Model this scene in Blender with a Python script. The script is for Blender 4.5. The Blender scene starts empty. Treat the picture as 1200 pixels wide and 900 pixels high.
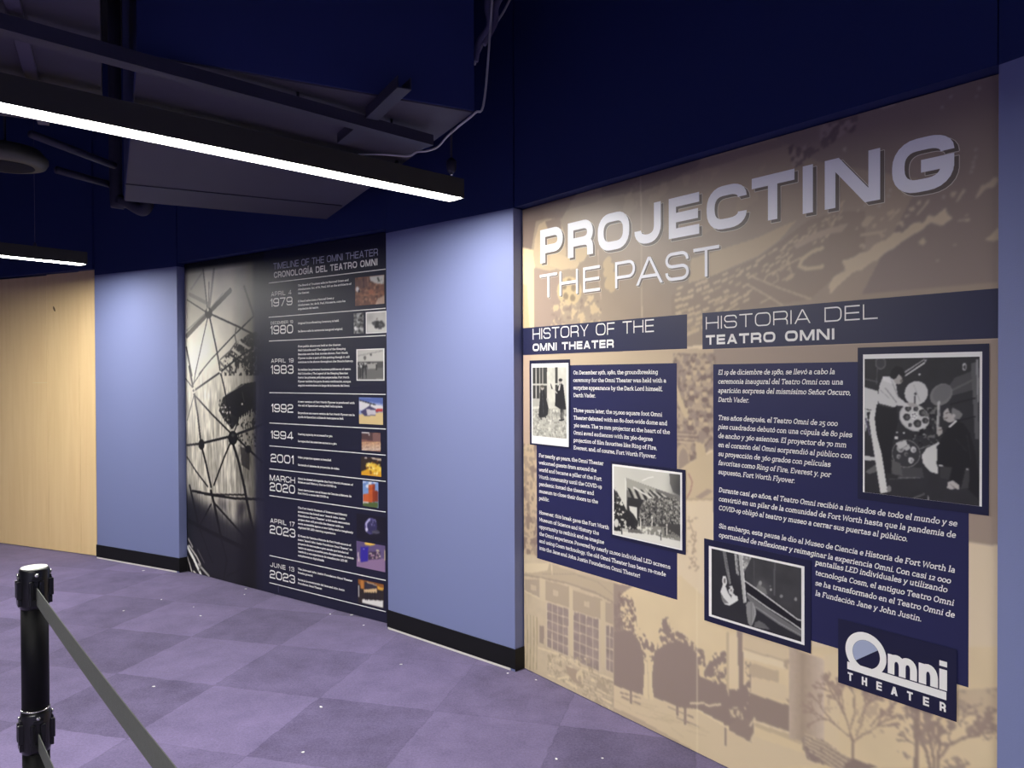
import bpy, bmesh, math, random
import numpy as np
from mathutils import Vector, Matrix

# ------------------------------------------------------------------ camera, world, exposure
random.seed(7)
scene = bpy.context.scene
COL = scene.collection
F, CX, CY = 900.0, 600.0, 450.0           # focal length and centre in pixels of the 1200x900 frame
CAM = Vector((0.0, 0.0, 1.55))
PITCH, ROLL = math.radians(0.64), 0.0045
_r = Vector((1, 0, 0)); _u = Vector((0, math.sin(PITCH), math.cos(PITCH))); FWD = Vector((0, math.cos(PITCH), -math.sin(PITCH)))
RIGHT = _r * math.cos(ROLL) - _u * math.sin(ROLL)
UP = _u * math.cos(ROLL) + _r * math.sin(ROLL)
cam_data = bpy.data.cameras.new('camera')
cam_data.sensor_width = 36.0; cam_data.lens = F / 1200.0 * 36.0; cam_data.clip_start = 0.05
cam = bpy.data.objects.new('camera', cam_data); COL.objects.link(cam)
cam.matrix_world = Matrix(((RIGHT.x, UP.x, -FWD.x, CAM.x), (RIGHT.y, UP.y, -FWD.y, CAM.y), (RIGHT.z, UP.z, -FWD.z, CAM.z), (0, 0, 0, 1)))
scene.camera = cam
world = bpy.data.worlds.new('world'); scene.world = world; world.use_nodes = True
world.node_tree.nodes['Background'].inputs[0].default_value = (0.02, 0.02, 0.03, 1)
world.node_tree.nodes['Background'].inputs[1].default_value = 0.0
scene.view_settings.view_transform = 'Standard'; scene.view_settings.look = 'None'
scene.view_settings.exposure = 0.0; scene.view_settings.gamma = 1.0
scene.view_settings.use_curve_mapping = False
LAMP_RADIANCE = 105.0
LAMP_RADIANCE_FILL = 245.0
LAMP_COLOR = (1.0, 0.975, 0.93)
try:
    scene.cycles.max_bounces = 6; scene.cycles.diffuse_bounces = 4; scene.cycles.use_denoising = True
    scene.cycles.sample_clamp_indirect = 4.0
except Exception: pass

# ------------------------------------------------------------------ projection helpers
def ray(px, py):
    return (RIGHT * ((px - CX) / F) - UP * ((py - CY) / F) + FWD)
def atz(px, py, z):
    d = ray(px, py); return CAM + d * ((z - CAM.z) / d.z)
def floor_pt(px, py): return atz(px, py, 0.0)
def at_y(px, py, y):
    d = ray(px, py); return CAM + d * ((y - CAM.y) / d.y)

# ------------------------------------------------------------------ colours and materials
def lin(c):
    c = np.asarray(c, dtype=float) / 255.0
    return np.where(c <= 0.04045, c / 12.92, ((c + 0.055) / 1.055) ** 2.4)
def L4(c): return tuple(float(x) for x in lin(c)) + (1.0,)
_mats = {}
def mat(name, rgb, rough=0.6, metal=0.0, spec=0.5, emit=None, noise=None, bump=0.0, bscale=60.0):
    if name in _mats: return _mats[name]
    m = bpy.data.materials.new(name); m.use_nodes = True; nt = m.node_tree
    b = nt.nodes['Principled BSDF']
    b.inputs['Base Color'].default_value = L4(rgb); b.inputs['Roughness'].default_value = rough
    b.inputs['Metallic'].default_value = metal; b.inputs['Specular IOR Level'].default_value = spec
    if emit:
        b.inputs['Emission Color'].default_value = tuple(LAMP_COLOR) + (1,); b.inputs['Emission Strength'].default_value = emit
    tc = nt.nodes.new('ShaderNodeTexCoord')
    if noise:
        n = nt.nodes.new('ShaderNodeTexNoise'); n.inputs['Scale'].default_value = noise[0]; n.inputs['Detail'].default_value = 4
        nt.links.new(tc.outputs['Object'], n.inputs['Vector'])
        mx = nt.nodes.new('ShaderNodeMix'); mx.data_type = 'RGBA'
        a = np.array(rgb, float)
        mx.inputs[6].default_value = L4(np.clip(a * (1 - noise[1]), 0, 255)); mx.inputs[7].default_value = L4(np.clip(a * (1 + noise[1]), 0, 255))
        nt.links.new(n.outputs['Fac'], mx.inputs[0]); nt.links.new(mx.outputs[2], b.inputs['Base Color'])
    if bump:
        n2 = nt.nodes.new('ShaderNodeTexNoise'); n2.inputs['Scale'].default_value = bscale; n2.inputs['Detail'].default_value = 3
        nt.links.new(tc.outputs['Object'], n2.inputs['Vector'])
        bp = nt.nodes.new('ShaderNodeBump'); bp.inputs['Strength'].default_value = bump; bp.inputs['Distance'].default_value = 0.01
        nt.links.new(n2.outputs['Fac'], bp.inputs['Height']); nt.links.new(bp.outputs['Normal'], b.inputs['Normal'])
    _mats[name] = m
    return m
def print_mat(name, rough, spec=0.5):
    """printed artwork: the ink colours are stored per vertex"""
    if name in _mats: return _mats[name]
    m = bpy.data.materials.new(name); m.use_nodes = True; nt = m.node_tree; b = nt.nodes['Principled BSDF']
    at = nt.nodes.new('ShaderNodeAttribute'); at.attribute_name = 'ink'
    nt.links.new(at.outputs['Color'], b.inputs['Base Color'])
    b.inputs['Roughness'].default_value = rough; b.inputs['Specular IOR Level'].default_value = spec
    _mats[name] = m
    return m
PR = 0.42                                            # sheen of the laminated prints
M_BLUE = mat('blue_wall_paint', (122, 131, 172), 0.62, bump=0.06, bscale=220)
M_NAVYWALL = mat('navy_wall_paint', (26, 43, 98), 0.7, bump=0.06, bscale=220)
M_NAVYINK = mat('navy_ink', (33, 35, 78), PR)
M_NAVYDARK = mat('deep_navy_ink', (22, 24, 56), PR)
M_BANNER = mat('banner_ink', (38, 40, 72), PR)
M_WHITEINK = mat('white_ink', (244, 243, 236), PR)
M_PANELNAVY = mat('timeline_navy_ink', (27, 28, 50), PR)
M_TITLE = mat('title_ink', (250, 251, 252), 0.36)
M_TITLEDARK = mat('title_shadow_ink', (112, 102, 92), PR)
M_TITLELINE = mat('title_outline_ink', (215, 208, 190), PR)
M_GREYINK = mat('grey_ink', (165, 175, 200), PR)
M_LILAC = mat('lilac_ink', (196, 200, 222), PR)
M_BLACKVINYL = mat('black_vinyl', (16, 16, 17), 0.55, spec=0.3)
M_PLASTIC = mat('black_plastic', (14, 14, 15), 0.28)
M_TUBE = mat('black_powder_coat', (8, 8, 9), 0.6, spec=0.2, bump=0.05, bscale=400)
M_BELT = mat('dark_webbing', (82, 84, 79), 0.8, noise=(90, 0.08), bump=0.2, bscale=500)
M_STEEL = mat('polished_steel', (205, 205, 200), 0.25, metal=0.9)
M_CAP = mat('pale_satin_cap', (232, 230, 214), 0.35)
M_HOUSING = mat('black_lamp_housing', (58, 57, 54), 0.5)
M_LENS = mat('glowing_lens', (250, 250, 245), 0.4, emit=LAMP_RADIANCE)
M_LENS_FILL = mat('glowing_lens_fill', (250, 250, 245), 0.4, emit=LAMP_RADIANCE_FILL)
M_DUCT = mat('dark_painted_duct', (66, 63, 78), 0.7, noise=(3, 0.06))
M_DUCTBLUE = mat('blue_painted_duct', (36, 48, 104), 0.75, noise=(3, 0.06))
M_STRUT = mat('dark_painted_strut', (48, 47, 66), 0.6)
M_CEIL = mat('dark_ceiling_paint', (20, 20, 28), 0.9, noise=(2, 0.1))
M_CABLE = mat('grey_cable', (190, 188, 190), 0.5)
M_CABLEDARK = mat('dark_cable', (96, 92, 124), 0.6)
M_GAP = mat('white_substrate', (225, 222, 212), 0.7)
M_RAWEDGE = mat('board_edge', (30, 31, 48), 0.6)
M_LINT = mat('white_lint', (240, 240, 238), 0.8)
P_MURAL = print_mat('mural_print', PR)
P_PHOTO = print_mat('photo_print', PR)

def carpet_material(angle, tile):
    m = bpy.data.materials.new('purple_carpet_tiles'); m.use_nodes = True; nt = m.node_tree; b = nt.nodes['Principled BSDF']
    N = nt.nodes.new; K = nt.links.new
    tc = N('ShaderNodeTexCoord'); mp = N('ShaderNodeMapping'); mp.inputs['Rotation'].default_value = (0, 0, -angle)
    mp.inputs['Scale'].default_value = (1 / tile,) * 3; mp.vector_type = 'TEXTURE' if False else 'POINT'
    off = floor_pt(513, 831.6)
    rot = N('ShaderNodeVectorMath'); rot.operation = 'SUBTRACT'; rot.inputs[1].default_value = (off.x, off.y, 0)
    nd = N('ShaderNodeTexNoise'); nd.inputs['Scale'].default_value = 14; nd.inputs['Detail'].default_value = 3; K(tc.outputs['Object'], nd.inputs['Vector'])
    ns = N('ShaderNodeVectorMath'); ns.operation = 'MULTIPLY_ADD'; ns.inputs[1].default_value = (0.028, 0.028, 0); K(nd.outputs['Color'], ns.inputs[0]); K(tc.outputs['Object'], ns.inputs[2])
    K(ns.outputs[0], rot.inputs[0]); K(rot.outputs[0], mp.inputs['Vector'])
    fl = N('ShaderNodeVectorMath'); fl.operation = 'FLOOR'; K(mp.outputs[0], fl.inputs[0])
    wn = N('ShaderNodeTexWhiteNoise'); wn.noise_dimensions = '3D'; K(fl.outputs[0], wn.inputs['Vector'])
    ck = N('ShaderNodeTexChecker'); ck.inputs['Scale'].default_value = 1.0
    ck.inputs['Color1'].default_value = (0, 0, 0, 1); ck.inputs['Color2'].default_value = (1, 1, 1, 1); K(mp.outputs[0], ck.inputs['Vector'])
    # tone of each tile stands in for its nap sheen: alternating, some turned
    mix = N('ShaderNodeMath'); mix.operation = 'MULTIPLY_ADD'; mix.inputs[1].default_value = 0.45
    K(ck.outputs['Fac'], mix.inputs[0])
    w2 = N('ShaderNodeMath'); w2.operation = 'MULTIPLY'; w2.inputs[1].default_value = 0.55; K(wn.outputs['Value'], w2.inputs[0]); K(w2.outputs[0], mix.inputs[2])
    n1 = N('ShaderNodeTexNoise'); n1.inputs['Scale'].default_value = 4.5; n1.inputs['Detail'].default_value = 5; n1.inputs['Roughness'].default_value = 0.7; K(tc.outputs['Object'], n1.inputs['Vector'])  # mottled tone in place of soft sheen patches
    n2 = N('ShaderNodeTexNoise'); n2.inputs['Scale'].default_value = 95; n2.inputs['Detail'].default_value = 4; n2.inputs['Roughness'].default_value = 0.8; K(tc.outputs['Object'], n2.inputs['Vector'])
    a1 = N('ShaderNodeMath'); a1.operation = 'MULTIPLY_ADD'; a1.inputs[1].default_value = 0.60; K(n1.outputs['Fac'], a1.inputs[0]); 
    s1 = N('ShaderNodeMath'); s1.operation = 'MULTIPLY'; s1.inputs[1].default_value = 0.26; K(mix.outputs[0], s1.inputs[0]); K(s1.outputs[0], a1.inputs[2])
    a2 = N('ShaderNodeMath'); a2.operation = 'MULTIPLY_ADD'; a2.inputs[1].default_value = 0.70; K(n2.outputs['Fac'], a2.inputs[0]); K(a1.outputs[0], a2.inputs[2])
    cr = N('ShaderNodeValToRGB'); cr.color_ramp.elements[0].position = 0.48; cr.color_ramp.elements[0].color = L4((76, 68, 97))
    cr.color_ramp.elements[1].position = 1.0; cr.color_ramp.elements[1].color = L4((127, 115, 154))
    K(a2.outputs[0], cr.inputs[0])
    # thin dark joints between the tiles
    fr = N('ShaderNodeVectorMath'); fr.operation = 'FRACTION'; K(mp.outputs[0], fr.inputs[0])
    sp = N('ShaderNodeSeparateXYZ'); K(fr.outputs[0], sp.inputs[0])
    def edge(sock):
        d = N('ShaderNodeMath'); d.operation = 'PINGPONG'; d.inputs[1].default_value = 0.5; K(sock, d.inputs[0])
        l = N('ShaderNodeMath'); l.operation = 'LESS_THAN'; l.inputs[1].default_value = 0.006; K(d.outputs[0], l.inputs[0]); return l.outputs[0]
    mxe = N('ShaderNodeMath'); mxe.operation = 'MAXIMUM'; K(edge(sp.outputs[0]), mxe.inputs[0]); K(edge(sp.outputs[1]), mxe.inputs[1])
    me = N('ShaderNodeMath'); me.operation = 'MULTIPLY'; me.inputs[1].default_value = 0.16; K(mxe.outputs[0], me.inputs[0])
    mc = N('ShaderNodeMix'); mc.data_type = 'RGBA'; K(me.outputs[0], mc.inputs[0]); K(cr.outputs[0], mc.inputs[6]); mc.inputs[7].default_value = L4((58, 50, 76))
    K(mc.outputs[2], b.inputs['Base Color'])
    b.inputs['Roughness'].default_value = 0.95; b.inputs['Specular IOR Level'].default_value = 0.1
    b.inputs['Sheen Weight'].default_value = 0.15
    bp = N('ShaderNodeBump'); bp.inputs['Strength'].default_value = 0.5; bp.inputs['Distance'].default_value = 0.006; K(n2.outputs['Fac'], bp.inputs['Height']); K(bp.outputs['Normal'], b.inputs['Normal'])
    return m
def plywood_material():
    m = bpy.data.materials.new('plywood'); m.use_nodes = True; nt = m.node_tree; b = nt.nodes['Principled BSDF']
    N = nt.nodes.new; K = nt.links.new
    tc = N('ShaderNodeTexCoord'); mp = N('ShaderNodeMapping'); mp.inputs['Scale'].default_value = (9, 9, 0.7); K(tc.outputs['Object'], mp.inputs['Vector'])
    n = N('ShaderNodeTexNoise'); n.inputs['Scale'].default_value = 2.0; n.inputs['Detail'].default_value = 6; n.inputs['Distortion'].default_value = 0.6; K(mp.outputs[0], n.inputs['Vector'])
    cr = N('ShaderNodeValToRGB'); cr.color_ramp.elements[0].position = 0.3; cr.color_ramp.elements[0].color = L4((232, 200, 146)); cr.color_ramp.elements[1].position = 0.7; cr.color_ramp.elements[1].color = L4((238, 208, 155))
    K(n.outputs['Fac'], cr.inputs[0]); K(cr.outputs[0], b.inputs['Base Color']); b.inputs['Roughness'].default_value = 0.65
    return m

# ------------------------------------------------------------------ object helpers
def link(name, me, parent=None, m=None, smooth=False):
    o = bpy.data.objects.new(name, me); COL.objects.link(o)
    if m: me.materials.append(m)
    if parent: o.parent = parent
    if smooth:
        for p in me.polygons: p.use_smooth = True
    return o
def from_bm(name, bm, m=None, parent=None, smooth=False):
    me = bpy.data.meshes.new(name); bm.normal_update(); bm.to_mesh(me); bm.free()
    return link(name, me, parent, m, smooth)
def tag(o, label=None, cat=None, group=None, kind=None):
    if label: o['label'] = label
    if cat: o['category'] = cat
    if group: o['group'] = group
    if kind: o['kind'] = kind
    return o
def empty(name, loc, xdir=None):
    o = bpy.data.objects.new(name, None); COL.objects.link(o); o.empty_display_size = 0.1
    o.location = loc
    if xdir is not None: o.rotation_euler = (0, 0, math.atan2(xdir.y, xdir.x))
    return o
def bm_box(bm, x0, x1, y0, y1, z0, z1, bevel=0.0):
    vs = [bm.verts.new((x, y, z)) for z in (z0, z1) for x, y in ((x0, y0), (x1, y0), (x1, y1), (x0, y1))]
    fs = [(0, 3, 2, 1), (4, 5, 6, 7), (0, 1, 5, 4), (1, 2, 6, 5), (2, 3, 7, 6), (3, 0, 4, 7)]
    faces = [bm.faces.new([vs[i] for i in f]) for f in fs]
    if bevel:
        es = list({e for f in faces for e in f.edges})
        bmesh.ops.bevel(bm, geom=es, offset=bevel, segments=2, affect='EDGES', profile=0.6)
def bm_prism(bm, pts, z0, z1):
    """vertical prism over a floor polygon"""
    a = [bm.verts.new((p[0], p[1], z0)) for p in pts]; b = [bm.verts.new((p[0], p[1], z1)) for p in pts]
    bm.faces.new(a[::-1]); bm.faces.new(b); n = len(pts)
    for i in range(n): bm.faces.new((a[i], a[(i + 1) % n], b[(i + 1) % n], b[i]))
    bmesh.ops.recalc_face_normals(bm, faces=bm.faces)
def bm_lathe(bm, prof, seg=32, cx=0, cy=0):
    rings = []
    for r, z in prof:
        rings.append([bm.verts.new((cx + r * math.cos(2 * math.pi * k / seg), cy + r * math.sin(2 * math.pi * k / seg), z)) for k in range(seg)])
    for a, b in zip(rings, rings[1:]):
        for k in range(seg): bm.faces.new((a[k], a[(k + 1) % seg], b[(k + 1) % seg], b[k]))
    bm.faces.new(rings[0][::-1]); bm.faces.new(rings[-1])
def bm_tube(bm, pts, r, seg=10):
    pts = [Vector(p) for p in pts]; rings = []
    up = Vector((0, 0, 1)); prev = None
    for i, p in enumerate(pts):
        t = (pts[min(i + 1, len(pts) - 1)] - pts[max(i - 1, 0)]).normalized()
        if prev is None:
            a = t.cross(up) if abs(t.dot(up)) < 0.95 else t.cross(Vector((1, 0, 0)))
        else:
            a = prev - t * prev.dot(t)
        a.normalize(); prev = a; b = t.cross(a)
        rings.append([bm.verts.new(p + a * (r * math.cos(2 * math.pi * k / seg)) + b * (r * math.sin(2 * math.pi * k / seg))) for k in range(seg)])
    for A, B in zip(rings, rings[1:]):
        for k in range(seg): bm.faces.new((A[k], B[k], B[(k + 1) % seg], A[(k + 1) % seg]))
    bm.faces.new(rings[0]); bm.faces.new(rings[-1][::-1])
def curve_pts(pts, n=8):
    """Catmull-Rom through points"""
    P = [Vector(p) for p in pts]; P = [P[0] * 2 - P[1]] + P + [P[-1] * 2 - P[-2]]; out = []
    for i in range(1, len(P) - 2):
        for k in range(n):
            t = k / n; a, b, c, d = P[i - 1], P[i], P[i + 1], P[i + 2]
            out.append(0.5 * ((2 * b) + (c - a) * t + (2 * a - 5 * b + 4 * c - d) * t * t + (3 * b - a - 3 * c + d) * t ** 3))
    out.append(P[-2]); return out

# ------------------------------------------------------------------ wall layout on the floor
def v2(p): return Vector((p.x, p.y, 0))
W1 = v2(floor_pt(113, 652.0)); Wd = (v2(floor_pt(0, 636.7)) - W1).normalized(); W0 = W1 + Wd * 3.4
PL0 = v2(floor_pt(114.2, 654.2)); PL1 = v2(floor_pt(210.3, 671.5))
T0 = v2(floor_pt(219.6, 669.6)); T1 = v2(floor_pt(453.5, 730.9)); Td = (T1 - T0).normalized()
PM0 = v2(floor_pt(455.2, 737.0)); PM1 = v2(floor_pt(603.7, 787.2))
U0 = v2(floor_pt(614.6, 783.4)); _U1 = v2(floor_pt(852, 900)); Ud = (_U1 - U0).normalized(); Un = Vector((-Ud.y, Ud.x, 0))  # away from viewer
def hit(px, A, d):
    r = ray(px, 600); r = Vector((r.x, r.y, 0))
    # CAM + r*s = A + d*t
    den = r.x * d.y - r.y * d.x
    s = (A.x * d.y - A.y * d.x) / den
    return r * s
U1 = hit(1169.2, U0, Ud)
PR0 = hit(1169.2, U0 - Un * 0.07, Ud)
_a = math.radians(-27.0); Rd = Vector((math.sin(-_a), -math.cos(_a), 0)); PR1 = PR0 + Rd * 2.6
TOPZ = 2.44
CEILZ = 4.2

# ------------------------------------------------------------------ room shell
def struct(name, bm, m, parent=None):
    return tag(from_bm(name, bm, m, parent), kind='structure' if parent is None else None)
BACK = [Vector((2.9, -0.9, 0)), Vector((2.6, -3.2, 0)), Vector((-3.5, -4.2, 0)), Vector((-8.2, -1.0, 0)), Vector((-8.6, 5.0, 0))]
bm = bmesh.new(); bm_prism(bm, [(4.2, -4.6), (4.2, 8.8), (-9.2, 8.8), (-9.2, -4.6)], -0.12, 0.0)
struct('floor', bm, carpet_material(math.radians(-15.2), 0.59))
bm = bmesh.new(); bm_prism(bm, [(4.2, -4.6), (4.2, 8.8), (-9.2, 8.8), (-9.2, -4.6)], CEILZ, CEILZ + 0.12)
struct('ceiling', bm, M_CEIL)
def wall_prism(name, pts, m, z0=0.0, z1=CEILZ, thick=0.14):
    """wall whose visible face follows the floor points (left to right as the viewer sees it)"""
    pts = [Vector((p.x, p.y, 0)) for p in pts]; back = []
    for i, p in enumerate(pts):
        d = (pts[min(i + 1, len(pts) - 1)] - pts[max(i - 1, 0)]).normalized()
        back.append(p + Vector((-d.y, d.x, 0)) * thick)
    bm = bmesh.new(); bm_prism(bm, [(p.x, p.y) for p in pts + back[::-1]], z0, z1)
    return struct(name, bm, m)
LOWZ = 2.42                                       # blue paint below this line, navy above it
for nm, pts in (('left', [PL0, PL1]), ('center', [PM0, PM1]), ('right', [PR0, PR1, BACK[0]])):
    wall_prism('wall_' + nm, pts, M_BLUE, 0, LOWZ); wall_prism('wall_upper_' + nm, pts, M_NAVYWALL, LOWZ, CEILZ)
wall_prism('wall_back', BACK[:3], M_BLUE)
wall_prism('wall_far_left', BACK[2:] + [W0 + Vector((-0.25, 0.2, 0))], M_BLUE)
def inset(a, b, gap, back):
    d = (b - a).normalized(); n = Vector((-d.y, d.x, 0))
    return a + d * gap + n * back, b - d * gap + n * back
# bulkheads over the recessed murals, over the hoarding, and the plain wall behind each recess
H1 = inset(PL1, PM0, 0.004, 0.004); wall_prism('wall_upper_timeline', H1, M_NAVYWALL, 2.449, CEILZ, 0.12)
H2 = inset(PM1, PR0, 0.006, 0.006); wall_prism('wall_upper_mural', H2, M_NAVYWALL, 2.424, CEILZ, 0.12)
H3 = inset(W0, PL0, 0.002, -0.02); wall_prism('wall_upper_hoarding', H3, M_NAVYWALL, 2.475, CEILZ, 0.14)
Tn = Vector((-Td.y, Td.x, 0)); Tb = [T0 - Td * 0.05 + Tn * 0.05, T1 + Td * 0.09 + Tn * 0.05]
wall_prism('wall_recess_timeline', Tb, M_BLUE, 0, CEILZ, 0.05)
Ub = [U0 - Ud * 0.03 + Un * 0.05, U1 + Ud * 0.05 + Un * 0.05]
wall_prism('wall_recess_mural', Ub, M_BLUE, 0, CEILZ, 0.05)
# black vinyl baseboards with the white strip of substrate that shows below them
def baseboard(name, a, b, ret_l=None, ret_r=None):
    d = (b - a).normalized(); n = Vector((d.y, -d.x, 0))            # towards the viewer
    bm = bmesh.new(); t = 0.006
    path = [a, b]
    bm_prism(bm, [(p.x, p.y) for p in (a + n * t - d * t, b + n * t + d * t, b + d * t, a - d * t)], 0.014, 0.118)
    if ret_r is not None:                                         # return around the right corner
        e = (ret_r - b).normalized(); k = Vector((e.y, -e.x, 0))
        bm_prism(bm, [(p.x, p.y) for p in (b + d * t + n * t, b + e * (ret_r - b).length + k * t, b + e * (ret_r - b).length, b)], 0.004, 0.118)
    return struct(name, bm, M_BLACKVINYL)
baseboard('baseboard_left', PL0, PL1, ret_r=T0 - Td * 0.004)
baseboard('baseboard_center', PM0, PM1, ret_r=U0 - Ud * 0.004)
baseboard('baseboard_right', PR0, PR1)
def gapstrip(name, a, b, e=0.03):
    d = (b - a).normalized(); n = Vector((d.y, -d.x, 0)); bm = bmesh.new()
    bm_prism(bm, [(p.x, p.y) for p in (a + n * 0.005, b - d * e + n * 0.005, b - d * e, a)], 0.001, 0.0135)
    return struct(name, bm, M_GAP)
gapstrip('trim_1', PL0, PL1); gapstrip('trim_2', PM0, PM1); gapstrip('trim_3', PR0, PR1)
# rough header trim on top of the timeline recess: thin dark metal reveals at the pier corners
# ------------------------------------------------------------------ plywood hoarding
M_PLY = plywood_material()
def sheet(name, xa, xb, label, ztop, over=0.0):
    A = hit(xa, W1, Wd) if xa > 0 else W0; B = hit(xb, W1, Wd); d = (B - A).normalized()
    root = empty(name, A, d); tag(root, label, 'plywood sheet', 'plywood sheets of the hoarding')
    w = (B - A).length
    bm = bmesh.new(); bm_box(bm, 0.0015, w - 0.0015, over, 0.018 + over, 0.006, ztop, 0.0012)
    from_bm('panel', bm, M_PLY, root)
    return root, w
r1, w1 = sheet('plywood_sheet', -1, 57.5, 'wide bare plywood sheet at the far left edge, with a short pale batten joint', 2.462, 0.0)
bm = bmesh.new(); bm_box(bm, w1 - 0.20, w1 - 0.006, -0.003, 0.0, 1.50, 1.508); from_bm('joint_batten', bm, mat('pale_batten', (236, 212, 160), 0.6), r1)
r2, w2 = sheet('plywood_sheet', 57.5, 95, 'plywood sheet in the middle of the hoarding, with a dark knot near its top', 2.47, 0.0)
bm = bmesh.new(); bmesh.ops.create_circle(bm, cap_ends=True, segments=14, radius=0.018, matrix=Matrix.Translation((0.10, -0.0012, 2.16)) @ Matrix.Rotation(math.radians(90), 4, 'X') @ Matrix.Rotation(0.5, 4, 'Z') @ Matrix.Diagonal((0.55, 1.5, 1, 1)))
for f in list(bm.faces): 
    g = bmesh.ops.extrude_face_region(bm, geom=[f]); bmesh.ops.translate(bm, verts=[v for v in g['geom'] if isinstance(v, bmesh.types.BMVert)], vec=(0, 0.001, 0))
from_bm('knot', bm, mat('dark_knot', (108, 84, 58), 0.7), r2)
r3, w3 = sheet('plywood_sheet', 95, 113.2, 'narrow plywood strip next to the blue wall at the end of the hoarding', 2.478, 0.0)

# ------------------------------------------------------------------ linear pendant lamps
def lamp(name, end, direc, length, label, group, hang=((0.34, 4.2), (2.77, 4.2)), lens=None):
    """end: the far tip on the wall side at lens height; local x runs back from the tip"""
    root = empty(name, end, -direc); tag(root, label, 'pendant lamp', group)
    W, Hh = 0.11, 0.095
    bm = bmesh.new()
    # housing: an open channel, lens flush at its lower rim
    bm_box(bm, 0, length, -W / 2, -W / 2 + 0.004, 0.0, Hh); bm_box(bm, 0, length, W / 2 - 0.004, W / 2, 0.0, Hh)
    bm_box(bm, 0, length, -W / 2 + 0.004, W / 2 - 0.004, Hh - 0.004, Hh)
    from_bm('housing', bm, M_HOUSING, root)
    bm = bmesh.new(); bm_box(bm, 0.006, length - 0.006, -W / 2 + 0.0042, W / 2 - 0.0042, 0.002, 0.012)
    from_bm('lens', bm, lens or M_LENS, root)
    for x in (-0.004, length):
        bm = bmesh.new(); bm_box(bm, x, x + 0.004, -W / 2, W / 2, 0, Hh, 0.0015); from_bm('end_cap', bm, M_HOUSING, root)
    for x, zt in hang:
        c = from_bm('suspension_cable', _tube([(x, 0, Hh + 0.03), (x, 0, zt - end.z)], 0.0018, 6), M_CABLEDARK, root, True)
        bm = bmesh.new(); bm_lathe(bm, [(0.012, Hh), (0.012, Hh + 0.02), (0.005, Hh + 0.034), (0.003, Hh + 0.036)], 14, x, 0)
        from_bm('cable_gripper', bm, M_STRUT, c)
    return root
def _tube(pts, r, seg=10):
    bm = bmesh.new(); bm_tube(bm, pts, r, seg); return bm
LZ = 2.42
tip = atz(535, 234.5, LZ); ld = Vector((0.717, 0.697, 0)).normalized()
lamp('pendant_lamp', tip, ld, 3.05, 'long glowing linear lamp slanting across the upper left, ending before the blue wall', 'linear ceiling lamps', ((0.36, 2.5425), (2.77, 2.5425)))
tip2 = atz(98.5, 310.5, LZ); 
ld2 = (tip2 - atz(0, 300.5, LZ)); ld2.z = 0; ld2.normalize()
lamp('pendant_lamp', tip2, ld2, 3.05, 'short visible end of a linear lamp at the left edge above the plywood', 'linear ceiling lamps')

lamp('pendant_lamp', Vector((0.45, -1.15, LZ)), Vector((0.95, 0.30, 0)).normalized(), 3.05, 'unseen linear lamp added behind the viewpoint to brighten the large beige mural', 'linear ceiling lamps', lens=M_LENS_FILL)  # added out of view for extra light on the right of the mural

# ------------------------------------------------------------------ ducts, struts, pipes and cables under the ceiling
DZ = 2.552
A1 = atz(160, 62, DZ); A2 = atz(556, 130, DZ); A3 = atz(141, 234, DZ)
e1 = A2 - A1; e2 = (A3 - A1); e1n = e1.normalized(); e2 = e2 - e1n * e2.dot(e1n); e2n = e2.normalized()
L1, L2 = e1.length, e2.length
duct = empty('air_duct', A1, e1n); tag(duct, 'large dark blue rectangular duct hung over the lamp in the middle of the ceiling', 'duct')
bm = bmesh.new(); bm_box(bm, 0, L1, 0.0, 0.012, 0.0, 1.25, 0.003); bm_box(bm, L1 - 0.012, L1, 0.013, L2, 0.0, 1.25, 0.003); bm_box(bm, 0, 0.012, 0.013, L2, 0, 1.25, 0.003); bm_box(bm, 0, L1, L2 - 0.012, L2, 0.02, 1.25)
from_bm('side_panel', bm, M_DUCTBLUE, duct)
bm = bmesh.new(); bm_box(bm, 0.004, L1 - 0.004, 0.004, L2 - 0.004, -0.006, 0.012, 0.002); from_bm('bottom_panel', bm, M_DUCT, duct)
for y, t in ((L2 * 0.36, 0.03), (L2 * 0.80, 0.03)):
    bm = bmesh.new(); bm_box(bm, 0.0, L1 * 0.98, y, y + t, -0.0115, -0.0062, 0.001); from_bm('seam_flange', bm, M_STRUT, duct)
# second duct at the left
B0 = atz(117, 2, DZ); 
duct2 = empty('air_duct', B0, e1n); tag(duct2, 'dark duct in the top left corner, beyond the black gap beside the big blue duct', 'duct')
q = (atz(112, 150, DZ) - B0).dot(e2n)
bm = bmesh.new(); bm_box(bm, -1.6, 0, -1.2, q, 0.0, 1.2, 0.003); from_bm('casing', bm, M_DUCT, duct2)
sx = (atz(30, 60, DZ) - B0).dot(e1n)
bm = bmesh.new(); bm_box(bm, sx - 0.02, sx + 0.02, -1.2, q, -0.016, 0.0, 0.003); from_bm('seam_flange', bm, mat('duct_seam', (76, 72, 92), 0.6), duct2)
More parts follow.
